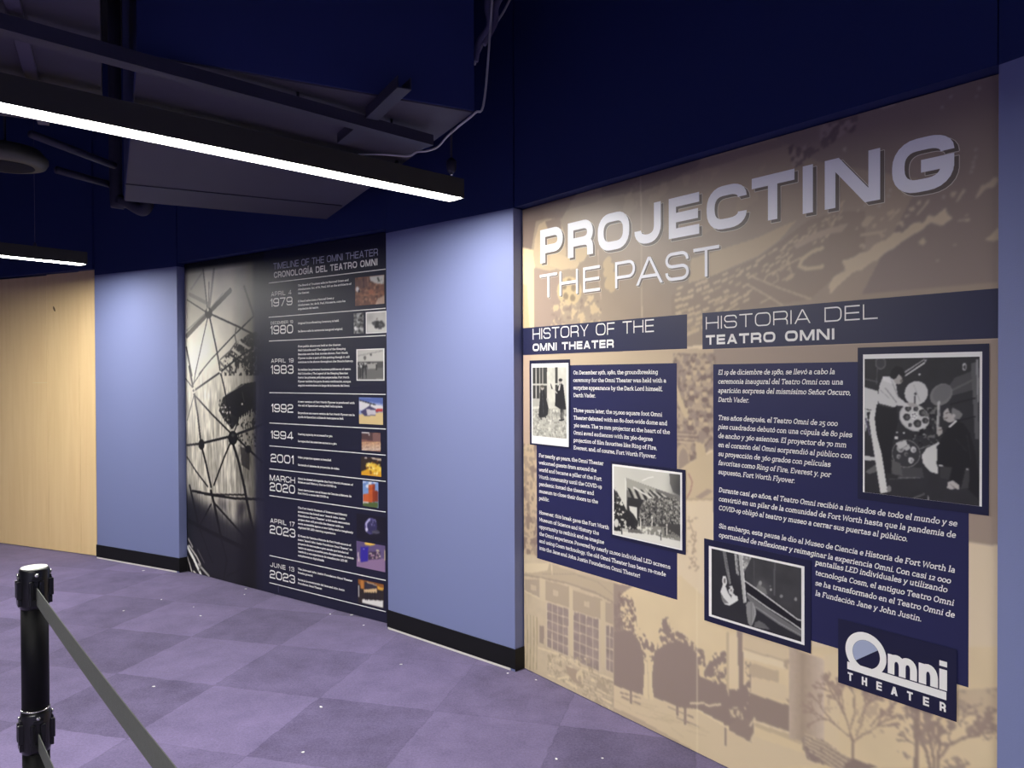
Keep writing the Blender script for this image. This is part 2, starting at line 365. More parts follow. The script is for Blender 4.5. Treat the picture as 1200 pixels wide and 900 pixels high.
# long strut crossing under both ducts
def strut(name, p, q, w, h, label, cat='strut', m=M_STRUT):
    d = (q - p); L = d.length; root = empty(name, p, d)
    tag(root, label, cat)
    bm = bmesh.new(); bm_box(bm, 0, L, -w / 2, w / 2, 0, 0.004); bm_box(bm, 0, L, -w / 2, -w / 2 + 0.004, 0.004, h); bm_box(bm, 0, L, w / 2 - 0.004, w / 2, 0.004, h)
    bm_box(bm, 0, L, -w / 2 + 0.004, -w / 2 + 0.012, h - 0.004, h); bm_box(bm, 0, L, w / 2 - 0.012, w / 2 - 0.004, h - 0.004, h)
    from_bm('channel', bm, m, root)
    for x in (0.62 * L, 0.88 * L):
        from_bm('threaded_rod', _tube([(x, 0, h * 0.6), (x, 0, DZ - 0.007 - p.z)], 0.005, 8), m, root, True)
    return root
SZ = DZ - 0.074
s0 = atz(-40, 27, SZ); s1 = atz(503, 172, SZ)
strut('channel_strut', s0, s1, 0.055, 0.042, 'long dark metal channel running under the ducts from the left edge', 'strut')
def cross(name, a, b, z, w, label):
    p = atz(*a, z); q = atz(*b, z); d = q - p; root = empty(name, p, d); tag(root, label, 'strut')
    bm = bmesh.new(); L = d.length; bm_box(bm, 0, L, -w / 2, w / 2, 0, 0.004, 0.001); bm_box(bm, 0, L, -w / 2, -w / 2 + 0.004, 0.0045, 0.04); bm_box(bm, 0, L, w / 2 - 0.004, w / 2, 0.0045, 0.04)
    from_bm('channel', bm, M_STRUT, root); return root
cross('cross_bracket', (474, 104), (436, 140), DZ - 0.048, 0.05, 'upper of two short cross brackets under the edge of the blue duct')
cross('cross_bracket', (425, 150), (402, 169), DZ - 0.048, 0.05, 'lower of two short cross brackets, just above the glowing lamp')
# U shaped drain pipe
pz = A3.y + 0.0
k = at_y(138, 178, 5.35); k2 = at_y(136, 238, 5.35); k3 = at_y(174, 246, 5.35); k4 = at_y(174, 228, 5.35)
pp = [k + Vector((0, 0, 0.5)), k + Vector((0, 0, 0.1))]
pts = [Vector((k2.x, 5.35, CEILZ)), Vector((k2.x, 5.35, k2.z + 0.10)), Vector((k2.x + 0.03, 5.35, k2.z + 0.02)), Vector((k2.x + 0.09, 5.35, k2.z)), Vector((k3.x - 0.05, 5.35, k3.z - 0.0)), Vector((k3.x - 0.01, 5.35, k3.z + 0.03)), Vector((k3.x, 5.35, k4.z + 0.04))]
pipe = empty('drain_pipe', (k2.x, 5.35, k2.z)); tag(pipe, 'dark U-shaped pipe hanging below the far end of the ducts', 'pipe')
def rel(ps, o): return [Vector(p) - Vector(o) for p in ps]
from_bm('tube', _tube(curve_pts(rel(pts, pipe.location), 6), 0.042, 14), M_STRUT, pipe, True)
bm = bmesh.new(); bm_lathe(bm, [(0.05, -0.03), (0.05, 0.03)], 16, k3.x - k2.x, 0); bmesh.ops.translate(bm, verts=bm.verts, vec=(0, 0, k4.z - k2.z))
from_bm('coupling', bm, M_DUCT, pipe, True)
# round ceiling speaker at the left edge
sp = atz(6, 195, 2.95); spk = empty('ceiling_speaker', sp); tag(spk, 'dim round ceiling fitting at the left edge below the long lamp', 'ceiling fitting')
bm = bmesh.new(); bm_lathe(bm, [(0.03, 0.0), (0.19, 0.0), (0.235, 0.012), (0.25, 0.04), (0.25, 0.06), (0.2, 0.12), (0.06, 0.14)], 40); from_bm('bezel', bm, mat('dull_olive_fitting', (92, 92, 82), 0.5), spk, True)
bm = bmesh.new(); bm_lathe(bm, [(0.05, -0.006), (0.16, -0.004), (0.17, -0.001)], 36); from_bm('grille', bm, M_CEIL, spk, True)
from_bm('hanger_rod', _tube([(0, 0, 0.14), (0, 0, CEILZ - 2.95)], 0.008, 8), M_STRUT, spk, True)
# diagonal conduit behind the lamp, left
c1 = atz(36, 157, 2.64); c2 = atz(134, 194, 2.64)
o = from_bm('conduit', _tube([c1, c2], 0.018, 10), M_STRUT, None, True); tag(o, 'thin dark conduit slanting behind the long lamp at the left', 'conduit')
c2 = at_y(137, 216, 5.35); c2.x -= 0.048; c1 = atz(66, 199, c2.z)
o = from_bm('conduit', _tube([c1, c2], 0.024, 10), M_STRUT, None, True); tag(o, 'lower dark conduit running to the U-shaped pipe', 'conduit')
# pale cable swooping from the duct corner to the lamp
cz = [(557, 132, 2.545), (540, 146, 2.535), (524, 160, 2.52), (513, 172, 2.505), (500, 177, 2.50), (488, 178, 2.505), (478, 183, 2.515), (450, 181, 2.53), (420, 181, 2.54)]
pts = [atz(*c) for c in cz]; pts = [pts[0] + Vector((0.07, 0.03, 0.5)), pts[0] + Vector((0.035, 0.012, 0.06))] + pts
o = from_bm('power_cable', _tube(curve_pts(pts, 6), 0.0045, 8), M_CABLE, None, True); tag(o, 'thin pale cable hanging from the corner of the blue duct', 'cable')
for n, (cs, lab, m, rr) in enumerate((
    ([(572, -14), (571, 10), (573, 30), (562, 48), (557, 72)], 'leftmost dark cable loop beside the duct corner at the top', M_CABLEDARK, 0.012),
    ([(592, -14), (581, 8), (580, 24), (574, 38), (566, 52)], 'middle dark cable bundle dropping beside the duct corner', M_CABLEDARK, 0.014),
    ([(600, -6), (590, 14), (578, 32), (568, 48), (561, 62), (556, 76)], 'pale thin wire among the dark cables beside the duct corner', mat('pale_wire', (150, 148, 160), 0.5), 0.005))):
    pts = [at_y(x, y, A2.y + 0.10 + 0.05 * n) for x, y in cs]
    o = from_bm('hanging_cable', _tube(curve_pts(pts, 6), rr, 8), m, None, True); tag(o, lab, 'cable', 'cables by the duct corner')
# sensor at the lamp end
ss = at_y(529, 196, tip.y + 0.12); o = empty('ceiling_sensor', ss); tag(o, 'tiny fitting with a light speck above the tip of the long lamp', 'sensor')
bm = bmesh.new(); bm_lathe(bm, [(0.012, -0.03), (0.022, -0.02), (0.026, 0.0), (0.026, 0.03), (0.012, 0.045)], 20); from_bm('housing', bm, M_STRUT, o, True)
bm = bmesh.new(); bm_lathe(bm, [(0.003, -0.044), (0.008, -0.038), (0.008, -0.03)], 14); from_bm('lens', bm, M_STEEL, o, True)
from_bm('drop_rod', _tube([(0, 0, 0.045), (0, 0, CEILZ - ss.z)], 0.006, 8), M_STRUT, o, True)

# ------------------------------------------------------------------ belt barrier post
ptop = atz(40.0, 664.5, 1.04); bx = ptop.copy(); bx.z = 0
beltd = Vector((0.643, -0.766, 0)).normalized()
post = empty('barrier_post', bx, beltd); tag(post, 'black retractable belt barrier post with two grey belts, at the lower left', 'barrier post')
bm = bmesh.new(); bm_lathe(bm, [(0.175, 0.0), (0.178, 0.006), (0.175, 0.016), (0.12, 0.024), (0.05, 0.034), (0.036, 0.05)], 48); from_bm('base', bm, M_PLASTIC, post, True)
R = 0.0325
bm = bmesh.new(); bm_lathe(bm, [(R, 0.04), (R, 0.545)], 32); from_bm('tube', bm, M_TUBE, post, True)
bm = bmesh.new(); bm_lathe(bm, [(R, 0.660), (R, 0.94)], 32); from_bm('tube', bm, M_TUBE, post, True)
def head(z0, z1, top):
    bm = bmesh.new(); h = z1 - z0
    if top: prof = [(R + 0.001, z0), (R + 0.0035, z0 + 0.012), (R + 0.0035, z1 - 0.008), (R + 0.0025, z1 - 0.003), (R - 0.0005, z1 - 0.001), (R - 0.002, z1 - 0.001)]
    else: prof = [(R + 0.001, z0), (R + 0.0035, z0 + 0.012), (R + 0.0035, z1 - 0.012), (R + 0.0012, z1)]
    bm_lathe(bm, prof, 40)
    hd = from_bm('belt_head', bm, M_PLASTIC, post, True)
    zb = z0 + 0.03; zt = z1 - 0.022
    for k in range(4):                                             # four slotted cassette faces
        a = k * math.pi / 2; M = Matrix.Rotation(a, 4, 'Z')
        bm = bmesh.new()
        for s in (-1, 1):
            bm_box(bm, R - 0.004, R + 0.0105, s * 0.0115 - 0.006, s * 0.0115 + 0.006, zb, zt - 0.01, 0.0025)
        bm_box(bm, R - 0.004, R + 0.0075, -0.017, 0.017, zb - 0.02, zb - 0.0005, 0.002)
        bm_box(bm, R - 0.004, R + 0.0065, -0.012, 0.012, zt - 0.0095, zt, 0.002)
        bmesh.ops.transform(bm, matrix=M, verts=bm.verts); from_bm('belt_slot', bm, M_PLASTIC, hd)
        bm = bmesh.new(); bmesh.ops.create_uvsphere(bm, u_segments=12, v_segments=8, radius=0.0052, matrix=M @ Matrix.Translation((R + 0.006, 0, zt + 0.006)) @ Matrix.Diagonal((0.7, 1, 1, 1)))
        from_bm('rivet', bm, M_STEEL, hd, True)
    return hd
hd1 = head(0.932, 1.04, True); hd2 = head(0.545, 0.658, False)
bm = bmesh.new(); bm_lathe(bm, [(R - 0.001, 1.0388), (R - 0.0012, 1.0405), (R - 0.004, 1.0412)], 40); tag(from_bm('top_cap', bm, M_CAP, post, True), 'pale satin disc on the post top')
bm = bmesh.new(); bm_lathe(bm, [(R + 0.0006, 0.657), (R + 0.0022, 0.658), (R + 0.0022, 0.660), (R + 0.0006, 0.661)], 40); from_bm('trim_ring', bm, M_STEEL, post, True)
def belt(z0, z1, length):
    bm = bmesh.new(); n = 24; t = 0.0009; rows = []
    for i in range(n + 1):
        s = i / n; x = R + 0.002 + s * length; sag = -0.012 * 4 * s * (1 - s)
        rows.append([bm.verts.new((x, y, z + sag)) for y, z in ((-t, z0), (t, z0), (t, z1), (-t, z1))])
    for a, b in zip(rows, rows[1:]):
        for k in range(4): bm.faces.new((a[k], b[k], b[(k + 1) % 4], a[(k + 1) % 4]))
    bm.faces.new(rows[0]); bm.faces.new(rows[-1][::-1]); bmesh.ops.recalc_face_normals(bm, faces=bm.faces)
    b = from_bm('belt', bm, M_BELT, post)
    bm = bmesh.new(); bm_box(bm, R + length, R + length + 0.03, -0.008, 0.008, z0 - 0.004, z1 + 0.004, 0.003); from_bm('belt_clip', bm, M_PLASTIC, b)
belt(0.945, 0.992, 1.85); belt(0.556, 0.603, 1.85)

# ------------------------------------------------------------------ white lint on the carpet
for i, (px, py) in enumerate([(145, 716), (189, 703), (227, 711.5), (235, 722), (180, 805), (376, 829), (355, 882), (288, 690.5), (286.5, 697), (412, 679 + 42), (470, 779), (595, 789.5), (628, 797), (652, 890), (706, 889), (387, 720), (426, 733), (168, 669)]):
    p = floor_pt(px, py); bm = bmesh.new()
    bmesh.ops.create_icosphere(bm, subdivisions=1, radius=random.uniform(0.005, 0.008), matrix=Matrix.Rotation(random.uniform(0, 3), 4, 'Z') @ Matrix.Diagonal((random.uniform(0.9, 1.8), 0.8, 0.3, 1)))
    for v in bm.verts: v.co += Vector((random.uniform(-1, 1), random.uniform(-1, 1), random.uniform(-0.3, 0.3))) * 0.0015
    mz = min(v.co.z for v in bm.verts)
    o = from_bm('lint_scrap', bm, M_LINT); o.location = (p.x, p.y, -mz + 0.0005)
    tag(o, 'tiny white scrap of lint lying on the purple carpet', 'lint', 'white lint scraps on the carpet')

# ------------------------------------------------------------------ printed panels: frames of reference
class Panel:
    """a flat wall panel; local x runs right along the wall, local y away from the viewer, local z up"""
    def __init__(s, A, d):
        s.A = A; s.d = d; s.n = Vector((-d.y, d.x, 0))
    def uv(s, p):
        r = ray(*p); t = (s.A - CAM).dot(s.n) / r.dot(s.n); q = CAM + r * t
        return ((q - s.A).dot(s.d), q.z)
    def uvs(s, ps): return [s.uv(p) for p in ps]
    def rect(s, ps):
        """TL, TR, BR, BL pixels -> (u0, u1, v0, v1)"""
        a, b, c, e = s.uvs(ps)
        return ((a[0] + e[0]) / 2, (b[0] + c[0]) / 2, (e[1] + c[1]) / 2, (a[1] + b[1]) / 2)
def Z(x0, y0, k):
    return lambda *ps: [(x0 + x / k, y0 + y / k) for x, y in ps]
def lay(i): return -0.0006 * i                      # stacked print layers, 0.6 mm apart
def flat_poly_mesh(name, polys, y, m, parent, step=0.00002, wrap=6):
    """polygons in the print plane; each stroke is lifted a hair so that crossings never coincide"""
    vs, fs, lv, prev = [], [], -1, None
    for P in polys:
        cur = {(round(u, 6), round(v, 6)) for u, v in P}
        if prev is None or len(cur & prev) < 2: lv += 1
        prev = cur; b = len(vs); off = step * (lv % wrap if wrap else lv)
        area = sum(P[i][0] * P[(i + 1) % len(P)][1] - P[(i + 1) % len(P)][0] * P[i][1] for i in range(len(P)))
        Q = P if area > 0 else P[::-1]                  # counter-clockwise in (u, v) faces the viewer (local -y)
        vs += [(u, y - off, v) for u, v in Q]; fs.append(list(range(b, b + len(Q))))
    me = bpy.data.meshes.new(name); me.from_pydata(vs, [], fs); me.update()
    return link(name, me, parent, m)
def slab(name, r, y, m, parent, t=0.0005):
    u0, u1, v0, v1 = r; bm = bmesh.new(); bm_box(bm, u0, u1, y, y + t, v0, v1)
    return from_bm(name, bm, m, parent)

# ------------------------------------------------------------------ raster artist: paints ink on a grid that becomes vertex colours
class Canvas:
    def __init__(s, panel, r, res, base, seed=1):
        s.p = panel; s.r = r; u0, u1, v0, v1 = r
        s.nx = max(8, int(round((u1 - u0) / res)) + 1); s.ny = max(8, int(round((v1 - v0) / res)) + 1)
        s.a = np.zeros((s.ny, s.nx, 3)); s.a[:] = np.array(base, float); s.rng = np.random.default_rng(seed)
        s.yy, s.xx = np.mgrid[0:s.ny, 0:s.nx]
    def g(s, ps):
        u0, u1, v0, v1 = s.r
        q = np.array(s.p.uvs(ps)); return np.stack([(q[:, 0] - u0) / (u1 - u0) * (s.nx - 1), (q[:, 1] - v0) / (v1 - v0) * (s.ny - 1)], 1)
    def mask(s, q):
        x0, x1 = max(0, int(q[:, 0].min()) - 1), min(s.nx, int(q[:, 0].max()) + 2); y0, y1 = max(0, int(q[:, 1].min()) - 1), min(s.ny, int(q[:, 1].max()) + 2)
        M = np.zeros((s.ny, s.nx), bool)
        if x1 <= x0 or y1 <= y0: return M
        X = s.xx[y0:y1, x0:x1] ; Y = s.yy[y0:y1, x0:x1]; c = np.zeros(X.shape, bool)
        n = len(q)
        for i in range(n):
            xa, ya = q[i]; xb, yb = q[(i + 1) % n]
            if ya == yb: continue
            cond = ((ya > Y) != (yb > Y)) & (X < (xb - xa) * (Y - ya) / (yb - ya) + xa); c ^= cond
        M[y0:y1, x0:x1] = c; return M
    def put(s, M, col, al=1.0):
        col = np.array(col, float); s.a[M] = s.a[M] * (1 - al) + col * al
    def poly(s, ps, col, al=1.0, clip=None):
        M = s.mask(s.g(ps))
        if clip is not None: M &= clip
        s.put(M, col, al); return M
    def line(s, ps, w, col, al=1.0):
        """w in pixels of the photograph at the line"""
        q = s.g(ps)
        sc = np.linalg.norm(s.g([(ps[0][0], ps[0][1] - 0.5), (ps[0][0], ps[0][1] + 0.5)])[0] - s.g([(ps[0][0], ps[0][1] + 0.5)])[0])
        hw = max(w * sc / 2, 0.55); M = np.zeros((s.ny, s.nx), bool)
        for a, b in zip(q, q[1:]):
            x0, x1 = int(max(0, min(a[0], b[0]) - hw - 1)), int(min(s.nx, max(a[0], b[0]) + hw + 2)); y0, y1 = int(max(0, min(a[1], b[1]) - hw - 1)), int(min(s.ny, max(a[1], b[1]) + hw + 2))
            if x1 <= x0 or y1 <= y0: continue
            X = s.xx[y0:y1, x0:x1]; Y = s.yy[y0:y1, x0:x1]; d = b - a; L2 = max(d @ d, 1e-6)
            t = np.clip(((X - a[0]) * d[0] + (Y - a[1]) * d[1]) / L2, 0, 1)
            M[y0:y1, x0:x1] |= np.hypot(X - a[0] - t * d[0], Y - a[1] - t * d[1]) <= hw
        s.put(M, col, al); return M
    def ell(s, c, rx, ry, col, al=1.0, rot=0.0, soft=0.0):
        n = 36; ps = []
        for k in range(n):
            a = 2 * math.pi * k / n; x, y = rx * math.cos(a), ry * math.sin(a)
            ps.append((c[0] + x * math.cos(rot) - y * math.sin(rot), c[1] + x * math.sin(rot) + y * math.cos(rot)))
        return s.poly(ps, col, al)
    def glow(s, c, r, col, al=1.0, stretch=1.0):
        q = s.g([c, (c[0] + r, c[1]), (c[0], c[1] + r * stretch)]); rx = abs(q[1][0] - q[0][0]) + 1e-6; ry = abs(q[2][1] - q[0][1]) + 1e-6
        w = np.exp(-(((s.xx - q[0][0]) / rx) ** 2 + ((s.yy - q[0][1]) / ry) ** 2)) * al
        s.a = s.a * (1 - w[..., None]) + np.array(col, float) * w[..., None]
    def noise(s, sx, sy=None, oct=3):
        sy = sy or sx; out = np.zeros((s.ny, s.nx)); amp = 1; tot = 0
        for o in range(oct):
            gx, gy = int(s.nx / sx) + 3, int(s.ny / sy) + 3; G = s.rng.random((gy, gx))
            X = s.xx / sx; Y = s.yy / sy; i = X.astype(int); j = Y.astype(int); fx = X - i; fy = Y - j
            fx = fx * fx * (3 - 2 * fx); fy = fy * fy * (3 - 2 * fy)
            out += amp * ((G[j, i] * (1 - fx) + G[j, i + 1] * fx) * (1 - fy) + (G[j + 1, i] * (1 - fx) + G[j + 1, i + 1] * fx) * fy)
            tot += amp; amp *= 0.55; sx = max(sx / 2, 1); sy = max(sy / 2, 1)
        return out / tot
    def mottle(s, M, sx, amt, sy=None, oct=3):
        n = (s.noise(sx, sy, oct) - 0.5) * 2 * amt; s.a[M] = np.clip(s.a[M] * (1 + n[M][:, None]), 0, 255)
    def blotch(s, M, sx, th, col, al=1.0, sy=None, oct=3):
        n = s.noise(sx, sy, oct); s.put(M & (n > th), col, al)
    def foliage(s, ps, col, sx=4, th=0.5, al=1.0, grow=None):
        """ragged leafy fill of a polygon"""
        M = s.mask(s.g(ps)); s.blotch(M, sx, th, col, al)
    def branch(s, p, ang, ln, w, depth, col, spread=0.5, dec=0.74):
        q = (p[0] + ln * math.cos(ang), p[1] - ln * math.sin(ang)); s.line([p, q], w, col)
        if depth == 0: return
        for k in range(2 + (s.rng.random() < 0.45)):
            s.branch(q, ang + s.rng.uniform(-spread, spread) * 1.25, ln * dec * s.rng.uniform(0.75, 1.15), max(w * 0.66, 0.6), depth - 1, col, spread, dec)
    def soften(s, n=1):
        for _ in range(n):
            for ax in (0, 1):
                p = np.concatenate([s.a.take([0], ax), s.a, s.a.take([-1], ax)], ax); k = s.a.shape[ax]
                s.a = 0.25 * p.take(range(0, k), ax) + 0.5 * p.take(range(1, k + 1), ax) + 0.25 * p.take(range(2, k + 2), ax)
    def softpoly(s, ps, col, al, n):
        """polygon with a feathered edge of about n cells"""
        m = s.mask(s.g(ps)).astype(float)
        for _ in range(3):
            for ax in (0, 1):
                c = np.cumsum(np.concatenate([np.repeat(m.take([0], ax), n + 1, ax), m, np.repeat(m.take([-1], ax), n, ax)], ax), ax)
                k = m.shape[ax]; m = (c.take(range(2 * n + 1, k + 2 * n + 1), ax) - c.take(range(0, k), ax)) / (2 * n + 1)
        w = (m * al)[..., None]; s.a = s.a * (1 - w) + np.array(col, float) * w; return m
    def build(s, name, y, m, parent, soft=1):
        if soft: s.soften(soft)
        u0, u1, v0, v1 = s.r; nx, ny = s.nx, s.ny
        us = np.linspace(u0, u1, nx); vs = np.linspace(v0, v1, ny); U, V = np.meshgrid(us, vs)
        co = np.stack([U, np.full_like(U, y), V], -1).reshape(-1, 3).astype(np.float32)
        idx = np.arange(nx * ny).reshape(ny, nx)
        f = np.stack([idx[:-1, :-1], idx[:-1, 1:], idx[1:, 1:], idx[1:, :-1]], -1).reshape(-1, 4).astype(np.int32)
        me = bpy.data.meshes.new(name); me.vertices.add(nx * ny); me.vertices.foreach_set('co', co.ravel())
        nf = len(f); me.loops.add(nf * 4); me.loops.foreach_set('vertex_index', f.ravel()); me.polygons.add(nf)
        me.polygons.foreach_set('loop_start', np.arange(0, nf * 4, 4, dtype=np.int32)); me.update(calc_edges=True); me.validate()
        c = np.ones((nx * ny, 4), np.float32); c[:, :3] = lin(np.clip(s.a, 0, 255)).reshape(-1, 3)
        at = me.color_attributes.new('ink', 'FLOAT_COLOR', 'POINT'); at.data.foreach_set('color', c.ravel())
        return link(name, me, parent, m)

# ------------------------------------------------------------------ lettering: wide square-shouldered capitals drawn as strokes
def rpath(pts, closed=False, seg=6):
    out = []; n = len(pts)
    for i, p in enumerate(pts):
        r = p[2] if len(p) > 2 else 0
        c = np.array(p[:2], float)
        if r <= 0 or (not closed and i in (0, n - 1)): out.append(c); continue
        a = np.array(pts[i - 1][:2], float); b = np.array(pts[(i + 1) % n][:2], float)
        la, lb = np.linalg.norm(a - c), np.linalg.norm(b - c); ra = min(r, la * 0.5 if (len(pts[i - 1]) > 2) else la * 0.98); rb = min(r, lb * 0.5 if len(pts[(i + 1) % n]) > 2 else lb * 0.98)
        A = c + (a - c) / la * ra; B = c + (b - c) / lb * rb; h = 0.60
        C1 = A + (c - A) * h; C2 = B + (c - B) * h
        for k in range(seg + 1):
            t = k / seg; out.append((1 - t) ** 3 * A + 3 * (1 - t) ** 2 * t * C1 + 3 * (1 - t) * t * t * C2 + t ** 3 * B)
    return out
def stroke(pts, t, closed=False):
    P = [np.array(p, float) for p in pts]; Q = [P[0]]
    for p in P[1:]:
        if np.linalg.norm(p - Q[-1]) > 1e-5: Q.append(p)
    P = Q
    if closed and np.linalg.norm(P[0] - P[-1]) < 1e-5: P = P[:-1]
    n = len(P); Lp, Rp = [], []
    for i in range(n):
        a = P[i - 1] if (i > 0 or closed) else None; b = P[(i + 1) % n] if (i < n - 1 or closed) else None
        d1 = (P[i] - a) / np.linalg.norm(P[i] - a) if a is not None else None
        d2 = (b - P[i]) / np.linalg.norm(b - P[i]) if b is not None else None
        if d1 is None: d1 = d2
        if d2 is None: d2 = d1
        n1 = np.array([-d1[1], d1[0]]); n2 = np.array([-d2[1], d2[0]]); mvec = n1 + n2; l = np.linalg.norm(mvec)
        mvec = n1 if l < 1e-6 else mvec / l; k = t / 2 / max(0.45, float(mvec @ n1))
        Lp.append(P[i] + mvec * k); Rp.append(P[i] - mvec * k)
    out = []
    for i in range(n if closed else n - 1):
        j = (i + 1) % n; out.append([tuple(Lp[i]), tuple(Lp[j]), tuple(Rp[j]), tuple(Rp[i])])
    return out
WID = dict(zip('ABCDEFGHIJKLMNOPQRSTUVWXYZ0123456789', [1.02, .95, 1.0, 1.0, .85, .82, 1.05, 1.0, .22, .82, .95, .8, 1.2, 1.02, 1.08, .92, 1.08, .96, .95, .95, 1.0, 1.0, 1.4, 1.0, 1.0, .95, 1.0, .42, .92, .92, .98, .92, .95, .9, .95, .95]))
def glyph(ch, w, t):
    h = t / 2; Lx, Rx, B, T, M = h, w - h, h, 1 - h, 0.5; r = 0.34 * min(w, 1.0); r2 = 0.27; out = []
    S = lambda pts, closed=False: out.extend(stroke(rpath(pts, closed), t, closed))
    V = lambda x, a=0.0, b=1.0: out.append([(x - h, a), (x + h, a), (x + h, b), (x - h, b)])
    Hb = lambda y, a, b: out.append([(a, y - h), (b, y - h), (b, y + h), (a, y + h)])
    def D(x0, y0, x1, y1, tt=None):
        k = (tt or t * 1.08) / 2; out.append([(x0 - k, y0), (x0 + k, y0), (x1 + k, y1), (x1 - k, y1)])
    k = t * 0.6
    if ch in 'AÁ': D(k, 0, w / 2, 1, t * 1.15); D(w - k, 0, w / 2, 1, t * 1.15); Hb(0.30, w * 0.2, w * 0.8)
    elif ch == 'B': S([(Lx, B), (Lx, T), (Rx - .03, T, r2), (Rx - .03, M + .02, r2), (Lx, M + .02)]); S([(Lx, M + .02), (Rx, M + .02, r2), (Rx, B, r2), (Lx - h, B)])
    elif ch == 'C': S([(Rx, .67), (Rx, T, r), (Lx, T, r), (Lx, B, r), (Rx, B, r), (Rx, .33)])
    elif ch == 'D': S([(Lx, B), (Lx, T), (Rx, T, r), (Rx, B, r)], True)
    elif ch == 'E': V(Lx); Hb(T, 0, w); Hb(M, 0, w * 0.96); Hb(B, 0, w)
    elif ch == 'F': V(Lx); Hb(T, 0, w); Hb(0.47, 0, w * 0.92)
    elif ch == 'G': S([(Rx, .67), (Rx, T, r), (Lx, T, r), (Lx, B, r), (Rx, B, r), (Rx, .47 - h * .5)]); Hb(.47, w * .48, w)
    elif ch == 'H': V(Lx); V(Rx); Hb(M, 0, w)
    elif ch == 'I': V(w / 2)
    elif ch == 'Í': V(w / 2); D(w / 2 - .04, 1.08, w / 2 + .12, 1.26)
    elif ch == 'J': S([(Rx, 1), (Rx, B, r), (Lx, B, r), (Lx, .36)])
    elif ch == 'L': V(Lx); Hb(B, 0, w)
    elif ch == 'M': V(Lx); V(Rx); D(w / 2, 0.02, k, 1); D(w / 2, 0.02, w - k, 1)
    elif ch == 'N': V(Lx); V(Rx); D(w - k * 1.1, 0, k * 1.1, 1, t * 1.3)
    elif ch in 'O0': S([(Lx, B, r), (Lx, T, r), (Rx, T, r), (Rx, B, r)], True)
    elif ch == 'P': V(Lx); S([(0, T), (Rx, T, r2), (Rx, .40, r2), (0, .40)])
    elif ch == 'R': V(Lx); S([(0, T), (Rx, T, r2), (Rx, .42, r2), (0, .42)]); S([(w * .55, .42), (Rx, .40, .2), (Rx, 0)])
    elif ch == 'S': S([(Rx - .01, .70), (Rx - .01, T, r2), (Lx, T, r2), (Lx, M, r2), (Rx, M, r2), (Rx, B, r2), (Lx, B, r2), (Lx, .30)])
    elif ch == 'T': V(w / 2); Hb(T, 0, w)
    elif ch == 'U': S([(Lx, 1), (Lx, B, r), (Rx, B, r), (Rx, 1)])
    elif ch == 'Y': D(w / 2, .42, k, 1); D(w / 2, .42, w - k, 1); V(w / 2, 0, .46)
    elif ch == '1': V(w - h); D(0 + k, .70, w - h, 1, t * 1.3)
    elif ch == '2': S([(Lx, .70), (Lx, T, r2), (Rx, T, r2), (Rx, M, r2), (Lx, M - .02, r2), (Lx, B), (w, B)])
    elif ch == '3': S([(Lx, .72), (Lx, T, r2), (Rx - .02, T, r2), (Rx - .02, M, .18), (w * .3, M)]); S([(w * .3, M), (Rx, M, .2), (Rx, B, r2), (Lx, B, r2), (Lx, .28)])
    elif ch == '4': V(w * .74); Hb(.26, 0, w); D(k, .2, w * .74 - h * .4, 1)
    elif ch == '7': Hb(T, 0, w); D(w * .3, 0, w - k, 1 - t * .5, t * 1.15)
    elif ch == '8': S([(Lx + .02, M, .2), (Lx + .02, T, r2), (Rx - .02, T, r2), (Rx - .02, M, .2)], True); S([(Lx, B, r2), (Lx, M, .2), (Rx, M, .2), (Rx, B, r2)], True)
    elif ch == '9': S([(Lx, M - .06, r2), (Lx, T, r2), (Rx, T, r2), (Rx, M - .06, r2)], True); S([(Rx, M), (Rx, B, r2), (Lx, B, r2), (Lx, .26)])
    return out
def letters(text, u0, u1, v0, cap, t, sp=0.16, space=0.55):
    """one list of polygons per word of a line of wide capitals between u0 and u1, baseline v0, cap height cap, stroke t (of cap)"""
    wid = [space if c == ' ' else WID['I' if c == 'Í' else ('A' if c == 'Á' else c)] if c not in 'I1Í' else (t * 1.05 if c != '1' else .42) for c in text]
    n = len(text); fixed = sum(w for w, c in zip(wid, text) if c in 'I1Í'); var = sum(w for w, c in zip(wid, text) if c not in 'I1Í') + sp * (n - 1)
    k = ((u1 - u0) / cap - fixed) / var; x = 0.0; out = [[]]
    for c, w in zip(text, wid):
        ww = w if c in 'I1Í' else w * k
        if c == ' ': out.append([])
        else:
            for P in glyph(c, ww, t): out[-1].append([(u0 + (x + a) * cap, v0 + b * cap) for a, b in P])
        x += ww + sp * k
    return out
def shift(polys, du, dv): return [[(u + du, v + dv) for u, v in P] for P in polys]
def line_uv(pan, left, right, top_left):
    a = pan.uv(left); b = pan.uv(right); c = pan.uv(top_left); return a[0], b[0], (a[1] + b[1]) / 2 if abs(a[1] - b[1]) < 0.03 else a[1], c[1] - a[1]

